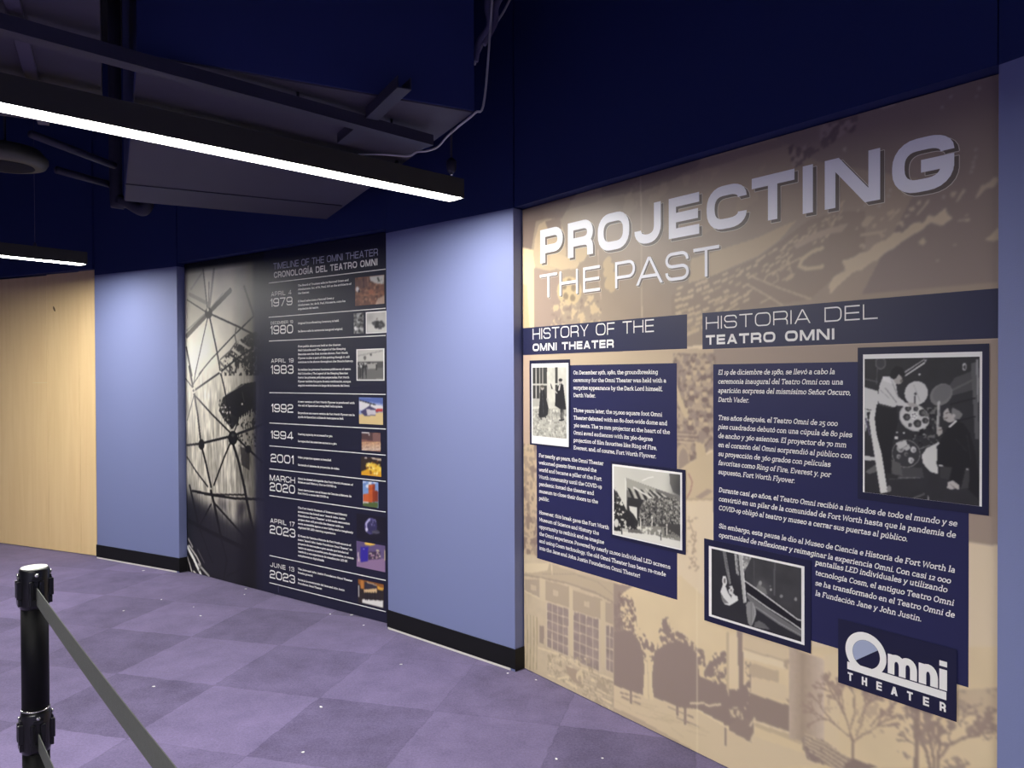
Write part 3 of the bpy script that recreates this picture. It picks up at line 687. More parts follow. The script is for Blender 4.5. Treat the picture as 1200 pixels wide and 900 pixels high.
# running text: a slab-serif drawn as strokes, hundredths of an em, "x,y[,corner radius]"; z closes a path
SLAB = {
'a': (49, '8,37 8,45,14 36,45,18 36,4 45,4;36,27 6,27,15 6,4,15 36,4'), 'b': (51, '4,70 11,70 11,4;11,45 45,45,24 45,4,24 11,4'), 'c': (46, '39,35 39,45,16 6,45,24 6,4,24 41,4,16 41,11'),
'd': (53, '29,70 40,70 40,4 49,4;40,45 6,45,24 6,4,24 40,4'), 'e': (48, '6,25 41,25 41,45,20 6,45,22 6,4,22 41,4,14 41,10'), 'f': (33, '6,45 31,45;14,4 14,70,16 34,70;5,4 26,4'),
'g': (51, '40,45 6,45,24 6,4,24 40,4;48,45 40,45 40,-18,20 8,-18,10 8,-12'), 'h': (55, '4,70 12,70 12,4;12,36 15,45,8 42,45,18 42,4;3,4 22,4;33,4 52,4'), 'i': (27, '4,45 13,45 13,4;3,4 24,4;13,58 13,69'),
'j': (25, '4,45 13,45 13,-18,12 0,-18;13,58 13,69'), 'k': (52, '4,70 12,70 12,4;3,4 21,4;13,22 38,45;22,29 41,4;31,45 47,45;34,4 50,4'), 'l': (27, '4,70 13,70 13,4;3,4 24,4'),
'm': (79, '4,45 12,45 12,4;3,4 21,4;12,37 14,45,8 39,45,14 39,4;32,4 47,4;39,37 41,45,8 66,45,14 66,4;58,4 76,4'), 'n': (55, '4,45 12,45 12,4;3,4 22,4;12,36 15,45,8 42,45,18 42,4;33,4 52,4'), 'o': (51, '6,4,24 6,45,24 45,45,24 45,4,24z'),
'p': (52, '4,45 12,45 12,-18;3,-18 23,-18;12,45 46,45,24 46,4,24 12,4'), 'q': (52, '40,45 6,45,24 6,4,24 40,4;40,45 40,-18;30,-18 50,-18'), 'r': (39, '4,45 13,45 13,4;3,4 26,4;13,34 16,45,8 36,45 36,36'),
's': (45, '38,36 38,45,14 7,45,14 7,26,12 39,26,12 39,4,14 6,4,14 6,14'), 't': (36, '13,60 13,4,14 34,4,8 34,10;4,45 32,45'), 'u': (54, '3,45 11,45 11,4,16 38,4,14 40,13;31,45 40,45 40,4 49,4'),
'v': (51, '7,45 25,4 43,45;1,45 16,45;34,45 49,45'), 'w': (75, '7,45 21,4 37,45 53,4 67,45;1,45 16,45;58,45 73,45'), 'x': (51, '8,45 42,4;42,45 8,4;2,45 17,45;33,45 48,45;2,4 17,4;33,4 49,4'),
'y': (51, '7,45 25,4;43,45 25,4 16,-18 4,-18;1,45 16,45;34,45 49,45'), 'z': (46, '7,36 7,45 38,45 8,4 40,4 40,13'),
'A': (62, '6,4 30,65 55,4;16,24 45,24;0,4 16,4;46,4 62,4'), 'B': (58, '4,65 46,65,16 46,36,14 12,36;12,65 12,4;12,36 50,36,16 50,4,16 4,4'), 'C': (58, '50,50 50,65,22 8,65,28 8,4,28 52,4,20 52,17'), 'D': (63, '4,65 54,65,30 54,4,30 4,4;12,65 12,4'),
'E': (55, '4,65 47,65 47,53;12,65 12,4;4,4 49,4 49,17;12,36 37,36'), 'F': (52, '4,65 47,65 47,53;12,65 12,4;3,4 24,4;12,34 37,34'), 'G': (62, '50,50 50,65,22 8,65,28 8,4,28 52,4,20 52,32;38,32 60,32'), 'H': (66, '12,65 12,4;53,65 53,4;12,36 53,36;3,65 22,65;3,4 22,4;43,65 62,65;43,4 62,4'),
'I': (29, '14,65 14,4;3,65 25,65;3,4 25,4'), 'J': (42, '30,65 30,4,14 8,4,8 7,15;19,65 40,65'), 'K': (62, '12,65 12,4;13,30 48,65;25,41 52,4;3,65 22,65;3,4 22,4;40,65 57,65;44,4 61,4'), 'L': (51, '12,65 12,4;3,65 23,65;3,4 47,4 47,19'), 'M': (77, '12,4 12,65 38,18 64,65 64,4;3,4 22,4;54,4 73,4;3,65 12,65;64,65 73,65'),
'N': (64, '12,4 12,65 51,4 51,65;3,4 22,4;3,65 12,65;41,65 61,65'), 'O': (65, '8,4,30 8,65,30 57,65,30 57,4,30z'), 'P': (55, '4,65 48,65,18 48,31,18 12,31;12,65 12,4;3,4 24,4'), 'R': (60, '4,65 48,65,18 48,31,18 12,31;12,65 12,4;3,4 22,4;30,31 49,4 60,4'), 'S': (54, '45,51 45,65,18 8,65,18 8,36,16 47,36,16 47,4,18 7,4,18 7,19'),
'T': (59, '5,52 5,65 54,65 54,52;29,65 29,4;18,4 40,4'), 'U': (63, '11,65 11,4,24 51,4,24 51,65;2,65 21,65;42,65 60,65'), 'V': (61, '7,65 30,4 54,65;0,65 17,65;44,65 61,65'), 'W': (82, '7,65 21,4 41,60 61,4 75,65;0,65 16,65;66,65 82,65'), 'Y': (60, '7,65 30,34 53,65;30,34 30,4;20,4 40,4;0,65 16,65;44,65 60,65'),
'0': (49, '6,4,22 6,45,22 43,45,22 43,4,22z'), '1': (31, '6,38 16,45 16,4;5,4 28,4'), '2': (45, '7,36 7,45,18 36,45,18 36,28,14 8,4 41,4'), '3': (44, '7,38 7,45,12 36,45,16 36,17,12 17,17;17,17 38,17,14 38,-16,16 6,-16,12 6,-7'), '4': (48, '33,45 6,3 46,3;33,45 33,-17;25,-17 42,-17'),
'5': (45, '39,45 11,45 10,19 39,19,16 39,-16,18 7,-16'), '6': (49, '37,66 8,52,30 8,4,22 43,4,22 43,38,18 9,38'), '7': (43, '6,36 6,45 40,45 18,-16'), '8': (49, '9,38,16 9,66,16 40,66,16 40,38,16z;6,4,18 6,38,18 43,38,18 43,4,18z'), '9': (48, '6,10,18 6,45,18 41,45,18 41,10,18z;41,30 41,-2,30 13,-17'),
'.': (18, '9,0 9,11'), ',': (19, '10,10 6,-8'), '-': (30, '4,24 26,24'), '!': (20, '10,68 10,24;10,0 10,11'), '"': (26, '7,70 7,55;17,70 17,55'), "'": (15, '8,70 8,55'), '&': (62, '54,34 40,4,20 7,4,18 7,34,12 34,46,10 34,66,12 14,66,12 14,46 56,4'), ' ': (22, '')}
ACC = {'á': 'a', 'é': 'e', 'í': 'i', 'ó': 'o', 'ú': 'u', 'ñ': 'n', 'Í': 'I'}
_gl = {}
def slab_glyph(ch, t):
    if (ch, t) in _gl: return _gl[ch, t]
    b = ACC.get(ch, ch); w, spec = SLAB.get(b, SLAB['o']); out = []
    if ch == 'í': spec = spec.rsplit(';', 1)[0]
    if ch == 'ñ': spec += ';16,57 23,63 31,57 38,63'
    elif ch in ACC: x = 13 if ch == 'í' else w / 2 - 1; spec += ';%g,55 %g,67' % (x - 3, x + 7)
    for s in spec.split(';'):
        if not s: continue
        cl = s.endswith('z'); pts = [tuple(float(k) for k in q.split(',')) for q in s.rstrip('z').split()]
        out += stroke(rpath(pts, cl, 4), t, cl)
    _gl[ch, t] = (w, out); return w, out
def paragraph(name, pan, lines, widest, right_px, left_px, last_px, size, m, parent, y, weight=10.5, shear=0.0):
    """lines set flush left; line 0 has its baseline at left_px, the last at last_px; line 'widest' ends at right_px.
    Every run of lines between blank lines becomes a part of its own."""
    u0, va = pan.uv(left_px); _, vb = pan.uv(last_px); n = len(lines)
    w = sum(slab_glyph(c, weight)[0] for c in lines[widest]); ux = (pan.uv(right_px)[0] - u0) / w; uz = size / 100.0
    polys, made = [], []
    for i, l in enumerate(lines + ['']):
        if not l:
            if polys: made.append(flat_poly_mesh(name, polys, y, m, parent))
            polys = []; continue
        v = va + (vb - va) * (i / max(n - 1, 1)); x = 0.0
        for c in l:
            cw, P = slab_glyph(c, weight)
            for q in P: polys.append([(u0 + (x + a + shear * b) * ux, v + b * uz) for a, b in q])
            x += cw
    return made
def photo(name, pan, frame, white, image, paint, res, parent, y0, border=True, base=(120, 118, 112), seed=3, label=None):
    """a printed photograph: navy mount, white margin, picture"""
    if frame is not None:
        root = slab(name, pan.rect(frame), lay(y0), M_NAVYDARK, parent); y0 += 1
        w = slab('white_border', pan.rect(white), lay(y0), M_WHITEINK, root); y0 += 1
        cv = Canvas(pan, pan.rect(image), res, base, seed); paint(cv); cv.build('picture', lay(y0), P_PHOTO, root)
    else:
        rr = pan.rect(image)
        if white is not None:
            root = slab(name, pan.rect(white), lay(y0), M_WHITEINK, parent); y0 += 1
            cv = Canvas(pan, rr, res, base, seed); paint(cv); cv.build('picture', lay(y0), P_PHOTO, root)
        else:
            cv = Canvas(pan, rr, res, base, seed); paint(cv); root = cv.build(name, lay(y0), P_PHOTO, parent)
    if label: root['label'] = label
    return root

# ================================================================== the large mural
MU = Panel(U0, Ud); MW = (U1 - U0).length + 0.03; MH = 2.419
mural = empty('history_mural', U0, Ud)
tag(mural, 'large beige wall mural with photos and history text in English and Spanish', 'mural')
bm = bmesh.new(); bm_box(bm, 0, MW, 0.0, 0.016, 0.004, MH, 0.0008); from_bm('board', bm, M_RAWEDGE, mural)
LT, MD, DK = (228, 209, 175), (192, 172, 148), (154, 136, 124)
cv = Canvas(MU, (0.0, MW, 0.004, MH), 0.0042, LT, 11); ALL = np.ones((cv.ny, cv.nx), bool)
TOPB = cv.poly([(600, 200), (1180, 60), (1180, 380), (600, 420)], (170, 152, 130))
# --- upper collage: projectionist at the left, town seen from the air at the right
cv.mottle(TOPB, 60, 0.05)
z = Z(605, 240, 5.63)
cv.poly(z((0, 20), (300, -60), (290, 60), (130, 110), (100, 300), (0, 280)), (138, 120, 108)); cv.poly(z((180, 0), (330, -80), (420, -110), (300, 90), (180, 90)), (142, 124, 112))
cv.poly(z((36, 280), (120, 300), (130, 560), (122, 830), (60, 830), (38, 560)), (232, 210, 166)); cv.poly(z((36, 520), (70, 530), (90, 830), (36, 830)), (205, 182, 142))
cv.poly(z((150, 130), (200, 100), (280, 90), (320, 190), (330, 330), (280, 420), (200, 435), (125, 410), (112, 330), (125, 220)), (200, 178, 145))
cv.poly(z((230, 320), (300, 330), (420, 380), (400, 420), (290, 430), (220, 400)), (208, 186, 150)); cv.ell(z((420, 300))[0], 9, 14, (206, 184, 146))
cv.poly(z((190, 110), (290, 85), (300, 170), (250, 200), (215, 180)), (150, 130, 115))
cv.poly(z((118, 420), (270, 440), (300, 640), (280, 830), (120, 830)), (164, 144, 128)); cv.poly(z((140, 415), (240, 440), (200, 432)), (216, 194, 152))
c = z((350, 570))[0]; cv.ell(c, 14.5, 17, (206, 184, 142))
for dx, dy in ((-4, 6), (5, -4), (4, 8), (-6, -6), (0, -11)): cv.ell((c[0] + dx, c[1] + dy), 3, 4.2, (150, 132, 108))
for px, py, r in ((610, 430, 5), (625, 500, 6), (600, 380, 4), (640, 540, 4)): cv.ell(z((px, py))[0], r, r * 1.9, (200, 178, 140), rot=0.5)
M = cv.mask(cv.g(z((230, 640), (560, 590), (560, 820), (230, 830)))); cv.blotch(M, 7, 0.60, (206, 184, 146)); cv.blotch(M, 5, 0.66, (150, 132, 118))
cv.line(z((540, 300), (545, 470), (560, 620)), 1.6, (196, 172, 148))
z = Z(720, 180, 4.283)
cv.poly(z((-70, 90), (80, 20), (320, -60), (520, -90), (420, 60), (300, 130), (140, 190), (-60, 220)), (132, 116, 106), 0.75)
M = cv.mask(cv.g(z((-60, 120), (600, -120), (771, -160), (771, 200), (430, 420), (100, 420)))); cv.blotch(M, 26, 0.56, (186, 166, 138), 0.45, oct=4)
cv.poly([(612, 249), (1170, 87), (1170, 96), (612, 262)], (140, 124, 114), 0.5)  # top edge darkened in the ink for the shade under the bulkhead
cv.poly([(905, 158), (1170, 82), (1170, 330), (1010, 345), (1080, 210), (960, 190)], (150, 134, 122), 0.9)   # upper right darkened in the ink, where less light falls
z = Z(880, 90, 5.294)
for P in (((430, 310), (520, 270), (660, 235), (650, 300), (560, 370), (430, 410)), ((240, 470), (330, 420), (400, 440), (330, 540), (260, 570))): 
    M = cv.poly(z(*P), (178, 160, 144), 0.6); cv.blotch(M, 6, 0.55, (128, 112, 106))
M = cv.mask(cv.g(z((230, 440), (470, 290), (660, 240), (690, 330), (400, 470), (260, 600)))); cv.blotch(M, 8, 0.60, (122, 106, 102))
cv.poly(z((790, 195), (847, 178), (900, 165), (880, 185), (830, 200)), (184, 166, 148), 0.7)
z = Z(830, 230, 6.0)
cv.poly(z((-120, 440), (10, 400), (180, 345), (350, 290), (500, 220), (620, 170), (570, 230), (500, 310), (350, 420), (160, 500), (0, 575), (-140, 610)), (196, 176, 142))   # river bend
cv.poly(z((-260, 700), (-140, 620), (160, 510), (350, 430), (520, 310), (700, 170), (900, 110), (1100, 100), (1100, 380), (900, 560), (720, 720), (300, 800), (-260, 830)), (160, 142, 122))
rng = np.random.default_rng(5)
for i in range(9):                                           # rows of little roofs
    for k in range(26):
        t = k / 25; x = -230 + 1150 * t + rng.uniform(-14, 14); y0 = 790 - 200 * t - 520 * t * t * 0.75
        y = y0 - 150 + i * (44 - 26 * t) + rng.uniform(-5, 5)
        if rng.random() < 0.28 or (x > 560 and y > 330) or (x > 280 and y > 560) or y < 40: continue
        L = (48 - 22 * t) * rng.uniform(0.7, 1.25); hgt = (24 - 14 * t) * rng.uniform(0.7, 1.2); sl = 0.36 + 0.5 * t
        cv.poly(z((x, y), (x + L, y - L * sl), (x + L + 4, y - L * sl + hgt), (x + 6, y + hgt)), (202, 182, 148) if rng.random() < .75 else (186, 166, 136))
cv.line(z((285, 555), (500, 645), (720, 722)), 1.5, (206, 186, 152)); cv.line(z((275, 620), (400, 690), (520, 765)), 1.8, (200, 180, 148)); cv.line(z((370, 750), (440, 712), (380, 745)), 1.5, (204, 184, 150))
cv.line(z((395, 590), (410, 560), (560, 480), (680, 420)), 2.0, (200, 180, 146)); cv.line(z((480, 530), (495, 590), (455, 610)), 1.4, (200, 180, 146)); cv.line(z((570, 480), (590, 560), (520, 590)), 1.4, (200, 180, 146))
cv.line(z((800, 365), (730, 390), (665, 440), (640, 490), (690, 510), (760, 505), (805, 492)), 4.6, (206, 188, 152))
cv.poly(z((540, 590), (560, 555), (610, 540), (600, 570), (550, 600)), (200, 180, 146)); cv.poly(z((600, 340), (740, 260), (860, 220), (990, 190), (940, 250), (840, 270), (720, 320), (620, 370)), (188, 168, 142))
z = Z(1000, 230, 6.857)
cv.poly(z((-200, 720), (-150, 640), (-60, 600), (-90, 520), (0, 490), (60, 455), (110, 450), (160, 400), (200, 370), (260, 355), (330, 290), (400, 290), (480, 215), (560, 210), (610, 150), (650, 165), (740, 95), (760, 150), (805, 175), (710, 240), (620, 210), (560, 265), (500, 300), (380, 375), (340, 410), (250, 460), (190, 515), (150, 530), (70, 590), (0, 610), (-120, 720), (-180, 790)), (212, 194, 160))
for P in (((55, 300), (150, 285), (265, 265), (270, 280), (230, 290), (255, 325), (230, 335), (205, 300), (60, 318)), ((45, 395), (80, 375), (100, 400), (80, 430), (70, 400), (55, 415)), ((345, 220), (395, 190), (412, 235), (390, 250), (370, 220), (355, 240)), ((285, 185), (370, 95), (382, 110), (290, 200)), ((265, 135), (320, 105), (340, 130), (290, 160)), ((510, 140), (605, 25), (618, 40), (515, 160)), ((450, 90), (485, 80), (500, 105), (470, 125), (445, 110)), ((410, 160), (450, 140), (455, 155), (420, 172)), ((60, 220), (100, 170), (130, 160), (180, 165), (100, 250), (75, 250)), ((210, 190), (245, 165), (240, 185), (215, 200)), ((505, 50), (545, 30), (550, 55), (520, 75)), ((525, 365), (560, 335), (588, 365), (560, 395), (535, 390)), ((805, 395), (822, 378), (830, 395), (815, 405)), ((655, 515), (680, 505), (695, 520), (670, 530)), ((890, 150), (925, 145), (915, 165)), ((835, 200), (880, 180), (950, 185), (930, 205), (880, 195)), ((825, 45), (850, 0), (868, 0), (840, 48)), ((1060, 350), (1175, 245), (1190, 345), (1130, 362)), ((145, 235), (190, 220), (185, 245), (160, 255)), ((20, 120), (45, 100), (40, 130)), ((10, 270), (40, 235), (35, 262))):
    cv.poly(z(*P), (198, 180, 150))
z = Z(1010, 90, 5.3)
for P in (((705, 750), (745, 670), (775, 665), (830, 620), (850, 640), (825, 690), (780, 690), (715, 755)), ((585, 770), (630, 695), (645, 705), (600, 775)), ((550, 720), (590, 705), (580, 745), (555, 745))): cv.poly(z(*P), (196, 178, 150))
for x, y in ((728, 72), (714, 122), (552, 125), (708, 455), (705, 500), (695, 530), (690, 560), (678, 592), (500, 190), (175, 705), (165, 740), (270, 735), (510, 745), (20, 800), (110, 800)): cv.ell(z((x, y))[0], 1.7, 1.9, (186, 172, 154))
for x, y in ((990, 145), (998, 175)): cv.ell((x, y + 30), 2.2, 2.6, (186, 170, 150))
# --- strip between the headings and the text, and the audience between the columns
cv.poly([(612, 416), (840, 408), (840, 430), (612, 432)], (198, 178, 148)); cv.poly([(836, 409), (1175, 396), (1175, 640), (836, 600)], (168, 150, 132))
M = cv.poly([(612, 424), (632, 424), (632, 660), (612, 650)], (200, 178, 146)); cv.blotch(M, 5, 0.52, (170, 150, 128)); cv.blotch(M, 9, 0.6, (150, 130, 114)); cv.poly([(612, 416), (622, 416), (622, 520), (612, 520)], (196, 170, 148))
z = Z(785, 370, 2.723)
AU = cv.poly(z((10, 120), (145, 120), (145, 420), (60, 470), (20, 500)), (164, 146, 130)); cv.blotch(AU, 5, 0.56, (190, 170, 142)); cv.blotch(AU, 4, 0.62, (140, 122, 110))
for x, y in ((75, 155), (105, 180), (60, 195), (90, 215), (125, 205), (70, 245), (110, 250), (85, 270), (125, 300), (50, 300), (65, 340), (100, 330), (115, 345), (80, 180), (120, 160)):
    cv.ell(z((x, y))[0], rng.uniform(2.4, 3.6), rng.uniform(3, 4.5), (204, 184, 150)); cv.ell(z((x, y - 10))[0], 2.8, 1.6, (140, 120, 108)); cv.ell(z((x + 2, y + 18))[0], 4, 3.5, (186, 166, 140) if rng.random() < .6 else (134, 116, 106))
cv.poly(z((20, 210), (40, 270), (60, 320), (50, 330), (25, 280)), (208, 188, 152))
for k in range(6): cv.line(z((25, 372 + k * 6), (85, 376 + k * 6)), 1.1, (206, 186, 154) if k % 2 else (146, 128, 116))
cv.poly(z((80, 400), (110, 410), (118, 450), (85, 500), (75, 540), (62, 540), (85, 450)), (206, 186, 150))
cv.ell(z((40, 470))[0], 9, 22, (192, 172, 142)); cv.ell(z((44, 470))[0], 6, 17, (166, 148, 130)); cv.poly(z((20, 500), (60, 470), (145, 430), (145, 590), (20, 590)), (208, 188, 152))
cv.line(z((60, 505), (72, 530), (66, 560), (55, 580)), 1.5, (172, 128, 118)); cv.poly(z((80, 580), (120, 552), (138, 560), (100, 585)), (176, 156, 136)); cv.line(z((20, 585), (145, 585)), 1.2, (190, 170, 140))
for k in range(40):
    x, y = rng.uniform(55, 92), rng.uniform(640, 820); cv.ell(z((x, y))[0], rng.uniform(.8, 2.2), rng.uniform(.7, 1.6), (188, 166, 138), 0.8)
for a, b in (((60, 650), (84, 720)), ((84, 690), (72, 760)), ((60, 770), (88, 800)), ((84, 720), (70, 735))): cv.line(z(a, b), 0.9, (184, 162, 136))
# --- old building with tall windows, lower left
z = Z(610, 660, 4.733)
BL = cv.poly(z((0, -60), (520, 60), (520, 860), (0, 620)), (208, 190, 158)); cv.mottle(BL, 10, 0.04)
cv.poly(z((10, 20), (160, 0), (330, 60), (520, 110), (520, 215), (420, 160), (250, 105), (120, 80), (10, 60)), (196, 178, 148)); cv.line(z((10, 62), (120, 82), (250, 108), (420, 165), (520, 220)), 2.2, (176, 158, 136)); cv.line(z((120, 60), (300, 60), (430, 105), (520, 180)), 1.3, (182, 164, 140)); cv.poly(z((20, 0), (160, 0), (150, 40), (60, 55), (20, 50)), (222, 204, 168))
cv.line(z((172, 0), (176, 60)), 1.5, (232, 214, 178)); cv.poly(z((140, 95), (270, 130), (270, 245), (140, 205)), (186, 168, 142)); cv.poly(z((292, 150), (455, 200), (450, 318), (292, 262)), (186, 168, 142)); cv.poly(z((25, 90), (105, 90), (105, 190), (25, 150)), (184, 166, 142)); cv.poly(z((470, 215), (520, 225), (520, 340), (470, 325)), (184, 166, 142))
for x, y in ((195, 165), (365, 225), (72, 135)): cv.poly(z((x - 14, y - 18), (x + 16, y - 10), (x + 16, y + 20), (x - 14, y + 12)), (206, 188, 158))
for (xa, xb, ya, yb, da, db, nx_, ny_) in ((145, 268, 215, 465, 38, 50, 4, 5), (293, 438, 265, 540, 46, 60, 4, 5), (472, 520, 340, 590, 14, 22, 2, 4)):
    W_ = [(xa, ya), (xb, ya + da), (xb, yb + db), (xa, yb)]; M = cv.poly(z(*W_), (162, 145, 134)); cv.mottle(M, 8, 0.10)
    for k in range(nx_ + 1): x = xa + (xb - xa) * k / nx_; s_ = k / nx_; cv.line(z((x, ya + da * s_), (x, yb + db * s_)), 1.3 if 0 < k < nx_ else 2.0, (214, 196, 166))
    for k in range(ny_ + 1): s_ = k / ny_; cv.line(z((xa, ya + (yb - ya) * s_), (xb, ya + da + (yb + db - ya - da) * s_)), 1.1, (212, 194, 164))
cv.poly(z((105, 345), (130, 350), (130, 450), (105, 440)), (166, 148, 130)); cv.poly(z((272, 130), (292, 140), (292, 520), (272, 500)), (216, 198, 164)); cv.poly(z((445, 205), (470, 215), (470, 580), (445, 570)), (212, 194, 160)); cv.poly(z((108, 80), (136, 90), (138, 215), (110, 205)), (214, 196, 162))
cv.line(z((25, 155), (105, 195)), 1.8, (222, 205, 170)); M = cv.mask(cv.g(z((22, 270), (90, 300), (95, 590), (22, 580))))
for k in range(8): cv.line(z((28 + k * 9, 280 + k * 3), (30 + k * 9 + rng.uniform(-5, 5), 420), (26 + k * 9, 590)), 1.2, (180, 162, 130) if k % 2 else (218, 202, 164))
cv.line(z((100, 470), (200, 500), (330, 575), (520, 650)), 2.2, (226, 208, 172)); cv.line(z((380, 600), (520, 665)), 1.3, (180, 162, 138)); cv.line(z((350, 605), (520, 690)), 1.3, (184, 166, 140))
M = cv.mask(cv.g(z((150, 490), (380, 530), (520, 690), (520, 840), (330, 720), (150, 600)))); cv.blotch(M, 5, 0.55, (184, 166, 138), sy=4); cv.blotch(M, 4, 0.66, (228, 210, 172))
for (a, b, w_) in (((210, 640), (268, 632), 2.6), ((255, 655), (310, 690), 3.4), ((190, 632), (150, 620), 1.6), ((415, 720), (500, 775), 3.2), ((430, 700), (500, 740), 1.5)): cv.line(z(a, b), w_, (230, 212, 174))
cv.poly(z((250, 570), (345, 600), (335, 680), (300, 660), (260, 610)), (180, 160, 136)); cv.ell(z((328, 625))[0], 4.2, 6.5, (222, 204, 166)); cv.ell(z((328, 640))[0], 2, 3.4, (190, 170, 142))
for k in range(14): x = rng.uniform(180, 345); cv.line(z((x, 520 + (x - 180) * .12), (x + rng.uniform(-22, 22), 540 + (x - 180) * .16)), 0.9, (222, 204, 168))
for k in range(5): cv.line(z((350, 640 + k * 16), (520, 715 + k * 20)), 1.0, (190, 172, 146))
# --- park with dark trees, lower middle
z = Z(710, 660, 4.09)
PK = cv.poly(z((37, 60), (360, 60), (470, 160), (900, 400), (1900, 400), (1900, 1000), (600, 1000), (37, 720)), (228, 207, 166)); cv.mottle(PK, 40, 0.03)
cv.poly(z((37, 590), (180, 630), (420, 700), (585, 790), (800, 860), (1100, 960), (500, 1000), (37, 715)), (222, 202, 166)); 
for k in range(16): x = rng.uniform(40, 400); y = 620 + (x - 40) * 0.40 + rng.uniform(-10, 60); cv.line(z((x, y), (x + rng.uniform(60, 140), y + rng.uniform(20, 46))), 1.0, (206, 186, 150), 0.6)
cv.poly(z((37, 690), (160, 745), (430, 900), (250, 900), (37, 720)), (188, 168, 142), 0.8)
T_ = (156, 138, 126)
cv.poly(z((37, 95), (90, 105), (130, 110), (70, 150), (60, 200), (90, 330), (37, 340)), T_, 0.85)
cv.poly(z((40, 330), (120, 320), (165, 380), (180, 450), (185, 500), (178, 632), (40, 585)), T_); cv.foliage(z((37, 200), (70, 150), (140, 190), (150, 300), (240, 400), (230, 470), (190, 470), (150, 380), (40, 350)), T_, 4, 0.47); cv.foliage(z((60, 130), (130, 170), (140, 300), (60, 320)), (150, 130, 118), 3, 0.56)
cv.poly(z((235, 420), (290, 390), (350, 370), (410, 400), (440, 470), (450, 540), (580, 600), (665, 620), (665, 720), (590, 780), (440, 700), (350, 690), (230, 640), (220, 560)), T_)
cv.foliage(z((255, 320), (285, 250), (300, 300), (370, 340), (470, 420), (480, 500), (420, 480), (300, 430), (240, 440)), T_, 4, 0.44); cv.foliage(z((270, 270), (300, 255), (310, 320), (270, 350)), T_, 3, 0.52); cv.foliage(z((470, 520), (520, 430), (575, 420), (585, 610), (480, 580)), T_, 4, 0.46)
cv.poly(z((185, 600), (192, 480), (206, 470), (222, 560), (226, 655), (182, 645)), (230, 210, 170)); cv.line(z((200, 470), (206, 650)), 1.0, (212, 192, 156))
for (a, b) in (((120, 580), (120, 668)), ((380, 660), (380, 768)), ((342, 650), (342, 725)), ((572, 700), (574, 868))): cv.line(z(a, b), 3.2, T_)
for (a, b) in (((70, 620), (165, 645)), ((75, 640), (165, 675)), ((300, 690), (420, 740)), ((340, 740), (440, 780))): cv.line(z(a, b), 1.6, (170, 150, 134))
cv.line(z((405, 672), (470, 670), (490, 684), (550, 676)), 2.2, (226, 208, 172)); cv.line(z((440, 700), (585, 790), (700, 850)), 1.4, (236, 218, 182))
cv.foliage(z((590, 610), (700, 560), (700, 760), (600, 740)), T_, 4, 0.4); cv.poly(z((585, 690), (720, 730), (700, 860), (590, 800)), T_, 0.95); cv.foliage(z((590, 690), (650, 690), (660, 750), (600, 740)), (212, 194, 160), 3, 0.5)
cv.poly(z((585, 350), (632, 325), (640, 560), (630, 610), (585, 590)), (230, 210, 172)); cv.poly(z((630, 325), (655, 330), (662, 640), (640, 630)), T_, 0.95); cv.poly(z((578, 330), (590, 330), (590, 640), (578, 600)), (206, 186, 152))
z = Z(860, 730, 5.294)
cv.poly(z((55, 60), (340, 150), (330, 290), (60, 200)), (220, 200, 164)); cv.poly(z((60, 170), (335, 250), (335, 290), (60, 215)), (232, 214, 178)); cv.line(z((60, 160), (335, 240)), 1.2, (196, 176, 146)); cv.poly(z((95, 245), (280, 300), (280, 370), (95, 330)), (200, 180, 150)); cv.poly(z((100, 330), (330, 390), (345, 490), (110, 440)), (222, 202, 166))
cv.poly(z((100, 435), (350, 515), (350, 680), (130, 610), (100, 580)), (158, 140, 126)); cv.poly(z((310, 230), (340, 225), (338, 290), (310, 270)), (190, 170, 144)); cv.poly(z((320, 470), (350, 475), (345, 500)), (180, 160, 138))
cv.foliage(z((70, 240), (105, 240), (105, 420), (70, 480)), T_, 3, 0.48); cv.line(z((100, 640), (130, 590), (125, 690), (95, 750)), 2.0, (222, 204, 168)); cv.poly(z((130, 600), (360, 680), (420, 720), (420, 760), (330, 720), (130, 640)), (206, 186, 152)); cv.line(z((130, 612), (350, 685)), 2.2, (232, 214, 178))
for k in range(20):                                            # round column, shaded in the print
    x0 = 345 + k * 11; c_ = 176 + 40 * abs((k - 7) / 12.0); cv.poly(z((x0, 150 + k * 4), (x0 + 12, 154 + k * 4), (x0 + 12, 720 + k * 2), (x0, 715 + k * 2)), (min(c_, 226), min(c_, 226) - 19, min(c_, 226) - 42))
cv.mottle(cv.mask(cv.g(z((345, 150), (565, 200), (565, 760), (345, 700)))), 3, 0.03)
cv.poly(z((560, 200), (650, 180), (650, 900), (560, 780)), (226, 206, 168))
cv.poly(z((420, 720), (450, 690), (560, 730), (700, 830), (850, 880), (847, 910), (640, 910), (500, 850), (430, 790)), (170, 152, 134))
for k in range(5): cv.line(z((440, 690 + k * 22), (560, 745 + k * 26), (700, 830 + k * 30)), 1.2, (214, 196, 162))
M = cv.mask(cv.g(z((420, 760), (560, 780), (560, 880), (460, 850)))); cv.blotch(M, 4, 0.5, T_)
B_ = (172, 150, 132)
cv.line(z((735, 870), (740, 740), (725, 690)), 3.4, (160, 140, 124)); cv.line(z((735, 720), (700, 600), (640, 480), (590, 400)), 1.9, B_); cv.line(z((725, 650), (750, 560), (740, 470)), 1.8, B_); cv.line(z((740, 740), (800, 690), (850, 675)), 2.0, B_); cv.line(z((735, 720), (640, 640), (560, 550)), 1.6, B_); cv.line(z((760, 700), (800, 600), (810, 520)), 1.6, B_)
rg = cv.rng
